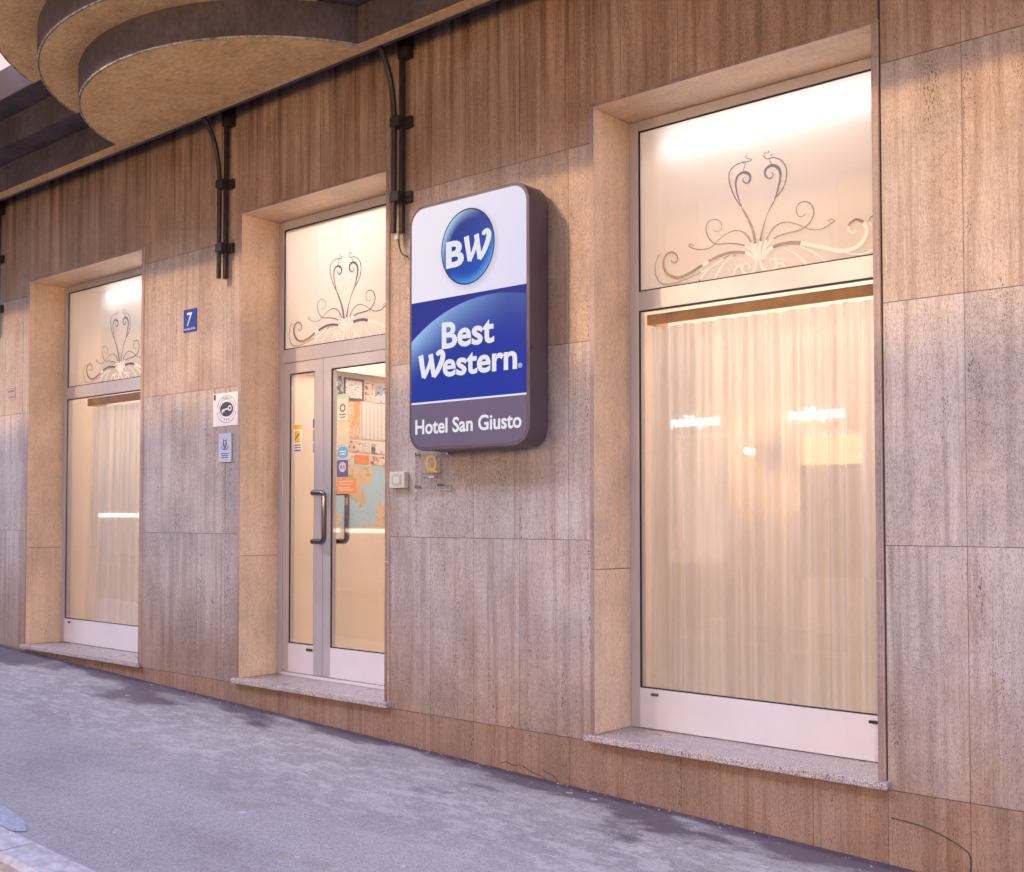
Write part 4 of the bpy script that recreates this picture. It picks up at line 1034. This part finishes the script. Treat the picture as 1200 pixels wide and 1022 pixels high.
# crack in the plinth slab and a hairline crack by the pavement
def crack(pts, label, w=0.004):
    mb = MB(); cp = catmull(pts, 6); ribbon(mb, cp, w, -0.0022, 0.004); return mb.build(label, M['core'], hotel)
crack([(-1.722, -0.145), (-1.66, -0.15), (-1.60, -0.158), (-1.54, -0.175), (-1.47, -0.205), (-1.432, -0.235), (-1.430, -0.30), (-1.430, -0.36)], "cut_line", 0.005)
crack([(-3.70, -0.232), (-3.66, -0.215), (-3.61, -0.225), (-3.56, -0.218), (-3.50, -0.240), (-3.44, -0.252), (-3.40, -0.262)], "cut_line", 0.003)
crack([(-3.42, -0.225), (-3.36, -0.242), (-3.33, -0.27)], "cut_line", 0.0025)

# ---------------------------------------------------------------- the other side of the street (seen mirrored in the panes)
shop = empty("shop_building", (-8, -9.0, -0.2)); tag(shop, "shop building across the street with white lit letters, mirrored in the right window", "building")
YO = -9.0
mb = MB()
wins = [(-6.35, -5.45, 0.35, 2.21), (-8.10, -7.25, 0.30, 2.27), (-11.2, -9.2, 0.3, 2.2), (-3.9, -2.4, 0.3, 2.3)]
rects = [(-34, 8, -1.0, 9.0)]
for w_ in wins: rects = subtract(rects, w_)
for k in range(14):
    for fl in range(2): rects = subtract(rects, (-32 + k * 2.9, -30.9 + k * 2.9, 4.0 + fl * 2.9, 5.6 + fl * 2.9 if fl < 1 else 8.4))
for a, b, c_, d in rects: mb.box(a, b, YO - 0.3, YO, c_, d)
mb.build("wall", M['opp_wall'], shop)
box("back_wall", M['core'], shop, -34, 8, YO - 0.6, YO - 0.55, -1, 9)
lit = [emitter("orange_shop_light", (1.0, 0.32, 0.12), 1.6 * SHOP), emitter("cream_shop_light", (1.0, 0.74, 0.54), 0.30 * SHOP), emitter("dim_fill_light", (1.0, 0.62, 0.36), 0.5 * SHOP), emitter("warm_fill_light", (1.0, 0.55, 0.28), 0.8 * SHOP)]  # last two light unseen windows, added as warm fill
for (a, b, c_, d), m_ in zip(wins, lit):
    top = 1.78 if m_ is lit[0] else d
    w_ = MB().box(a, b, YO - 0.12, YO - 0.10, c_, d).build("shop_window", M['gunmetal'], shop)
    MB().box(a + 0.03, b - 0.03, YO - 0.098, YO - 0.09, d - 0.42 if m_ is lit[0] else c_ + 0.05, d - 0.03).build("lit_backdrop", m_, w_)
    MB().box(a, a + 0.05, YO - 0.09, YO + 0.01, c_, d).box(b - 0.05, b, YO - 0.09, YO + 0.01, c_, d).box(a + .05, b - .05, YO - 0.09, YO + 0.01, d - 0.05, d).build("window_frame", M['alu_white'], w_)
M['sign_white'] = emitter("lit_letters", (0.95, 0.97, 1.0), LETTERS)
for x in (-5.707, -7.404):
    o = text_mesh("lettering", "amplifon", M['sign_white'], shop, x, YO + 0.03, 2.375, 0.165, width=0.715, bold=0.0, depth=0.02, mirror=True)
strips = emitter("strip_light", (1.0, 0.97, 0.90), LETTERS * 0.35)
box("strip_light", strips, shop, -16.2, -12.6, YO + 0.02, YO + 0.05, 0.83, 0.90)
box("strip_light", strips, shop, -24.5, -20.4, YO + 0.02, YO + 0.05, 1.10, 1.19)
def wall_lamp(x, z, power, label):
    sl = thing_at("wall_lamp", (x, YO, z - 0.05), label, "lamp", "warm lamps on the shop wall across the street")
    MB().box(x - 0.033, x + 0.037, YO + 0.002, YO + 0.05, z - 0.08, z + 0.07).build("lamp_base", M['iron'], sl)
    mb = MB(); mb.tube([(x, YO + 0.62, z - 0.05), (x, YO + 0.62, z - 0.03), (x, YO + 0.62, z + 0.02), (x, YO + 0.62, z + 0.04)], [0.015, 0.04, 0.04, 0.02], 14)
    MB().tube([(x, YO + 0.05, z + 0.06), (x, YO + 0.3, z + 0.09), (x, YO + 0.62, z + 0.045)], 0.008, 8).build('lamp_arm', M['iron'], sl)
    g = mb.build("lamp_globe", M['lamp_glow'], sl)
    l = bpy.data.lights.new("lamp_bulb", 'POINT'); l.energy = power; l.color = (1.0, 0.63, 0.28); l.shadow_soft_size = 0.035
    lo = bpy.data.objects.new("lamp_bulb", l); COL.objects.link(lo); lo.location = (x, YO + 0.75, z); adopt(lo, sl)
M['lamp_glow'] = emitter("warm_lamp_glow", (1.0, 0.62, 0.30), LETTERS * 1.5)
wall_lamp(-6.647, 1.95, LAMP * 0.55, "small warm wall lamp between the two shop windows across the street")
wall_lamp(1.6, 2.6, LAMP * 1.45, "added warm fill lamp across the street to the right, out of view")  # unseen lamp added to warm the wall and the left jambs

# parked car on the far side, mirrored faintly in the large pane
car = thing_at("parked_car", (-8.2, -6.1, gz(-8.2, -6.1) - 0.135), "dark car parked across the street, mirrored faintly in the right window", "car")
zg = gz(-8.2, -6.1) - 0.135
M['car_paint'] = simple("dark_car_paint", (0.045, 0.04, 0.05), 0.18, 0.4, var=0.02, coat=1.0)
prof = [(-2.05, 0.30), (-2.08, 0.62), (-1.95, 0.80), (-1.10, 0.93), (-0.45, 1.38), (0.10, 1.46), (0.85, 1.42), (1.55, 1.02), (2.0, 0.92), (2.08, 0.55), (2.02, 0.30)]
mb = MB(); n = len(prof)
for y, s_ in ((-0.82, 0.97), (-0.70, 1.0), (0.70, 1.0), (0.82, 0.97)):
    for px_, pz in prof: mb.v.append((-8.2 + px_ * s_, -6.1 + (y if pz < 1.0 else y * 0.84), zg + (pz if pz < 0.5 else 0.5 + (pz - 0.5) * (0.97 if s_ < 1 else 1))))
for j in range(3):
    for k in range(n - 1): mb.f.append((j * n + k, (j + 1) * n + k, (j + 1) * n + k + 1, j * n + k + 1))
mb.f.append(tuple(range(n))); mb.f.append(tuple(3 * n + k for k in range(n))[::-1])
mb.build("body", M['car_paint'], car, 0.03, smooth=True, bseg=3)
for s_ in (-1, 1):
    y = -6.1 + s_ * 0.80
    gl = MB(); pts = [(-0.98, 0.94), (-0.42, 1.32), (0.08, 1.39), (0.80, 1.35), (1.35, 1.0)]
    for px_, pz in pts: gl.v.append((-8.2 + px_, -6.1 + s_ * (0.822 if pz < 1.0 else 0.702), zg + pz))
    gl.f.append((0, 1, 2, 3, 4)); gl.build("side_window", M['gunmetal'], car)
    for px_ in (-1.32, 1.32):
        t_ = MB().tube([(-8.2 + px_, -6.1 + s_ * 0.62, zg + 0.31), (-8.2 + px_, -6.1 + s_ * 0.84, zg + 0.31)], 0.31, 28).build("wheel", M['gasket'], car, 0.02)
        MB().tube([(-8.2 + px_, -6.1 + s_ * 0.842, zg + 0.31), (-8.2 + px_, -6.1 + s_ * 0.86, zg + 0.31)], 0.19, 20).build("rim", M['chrome'], t_)
for y in (-0.6, 0.6): box("headlight", M['chrome'], car, -8.2 + 1.98, -8.2 + 2.06, -6.1 + y - 0.15, -6.1 + y + 0.15, zg + 0.62, zg + 0.76, 0.02)
bpy.context.view_layer.update()
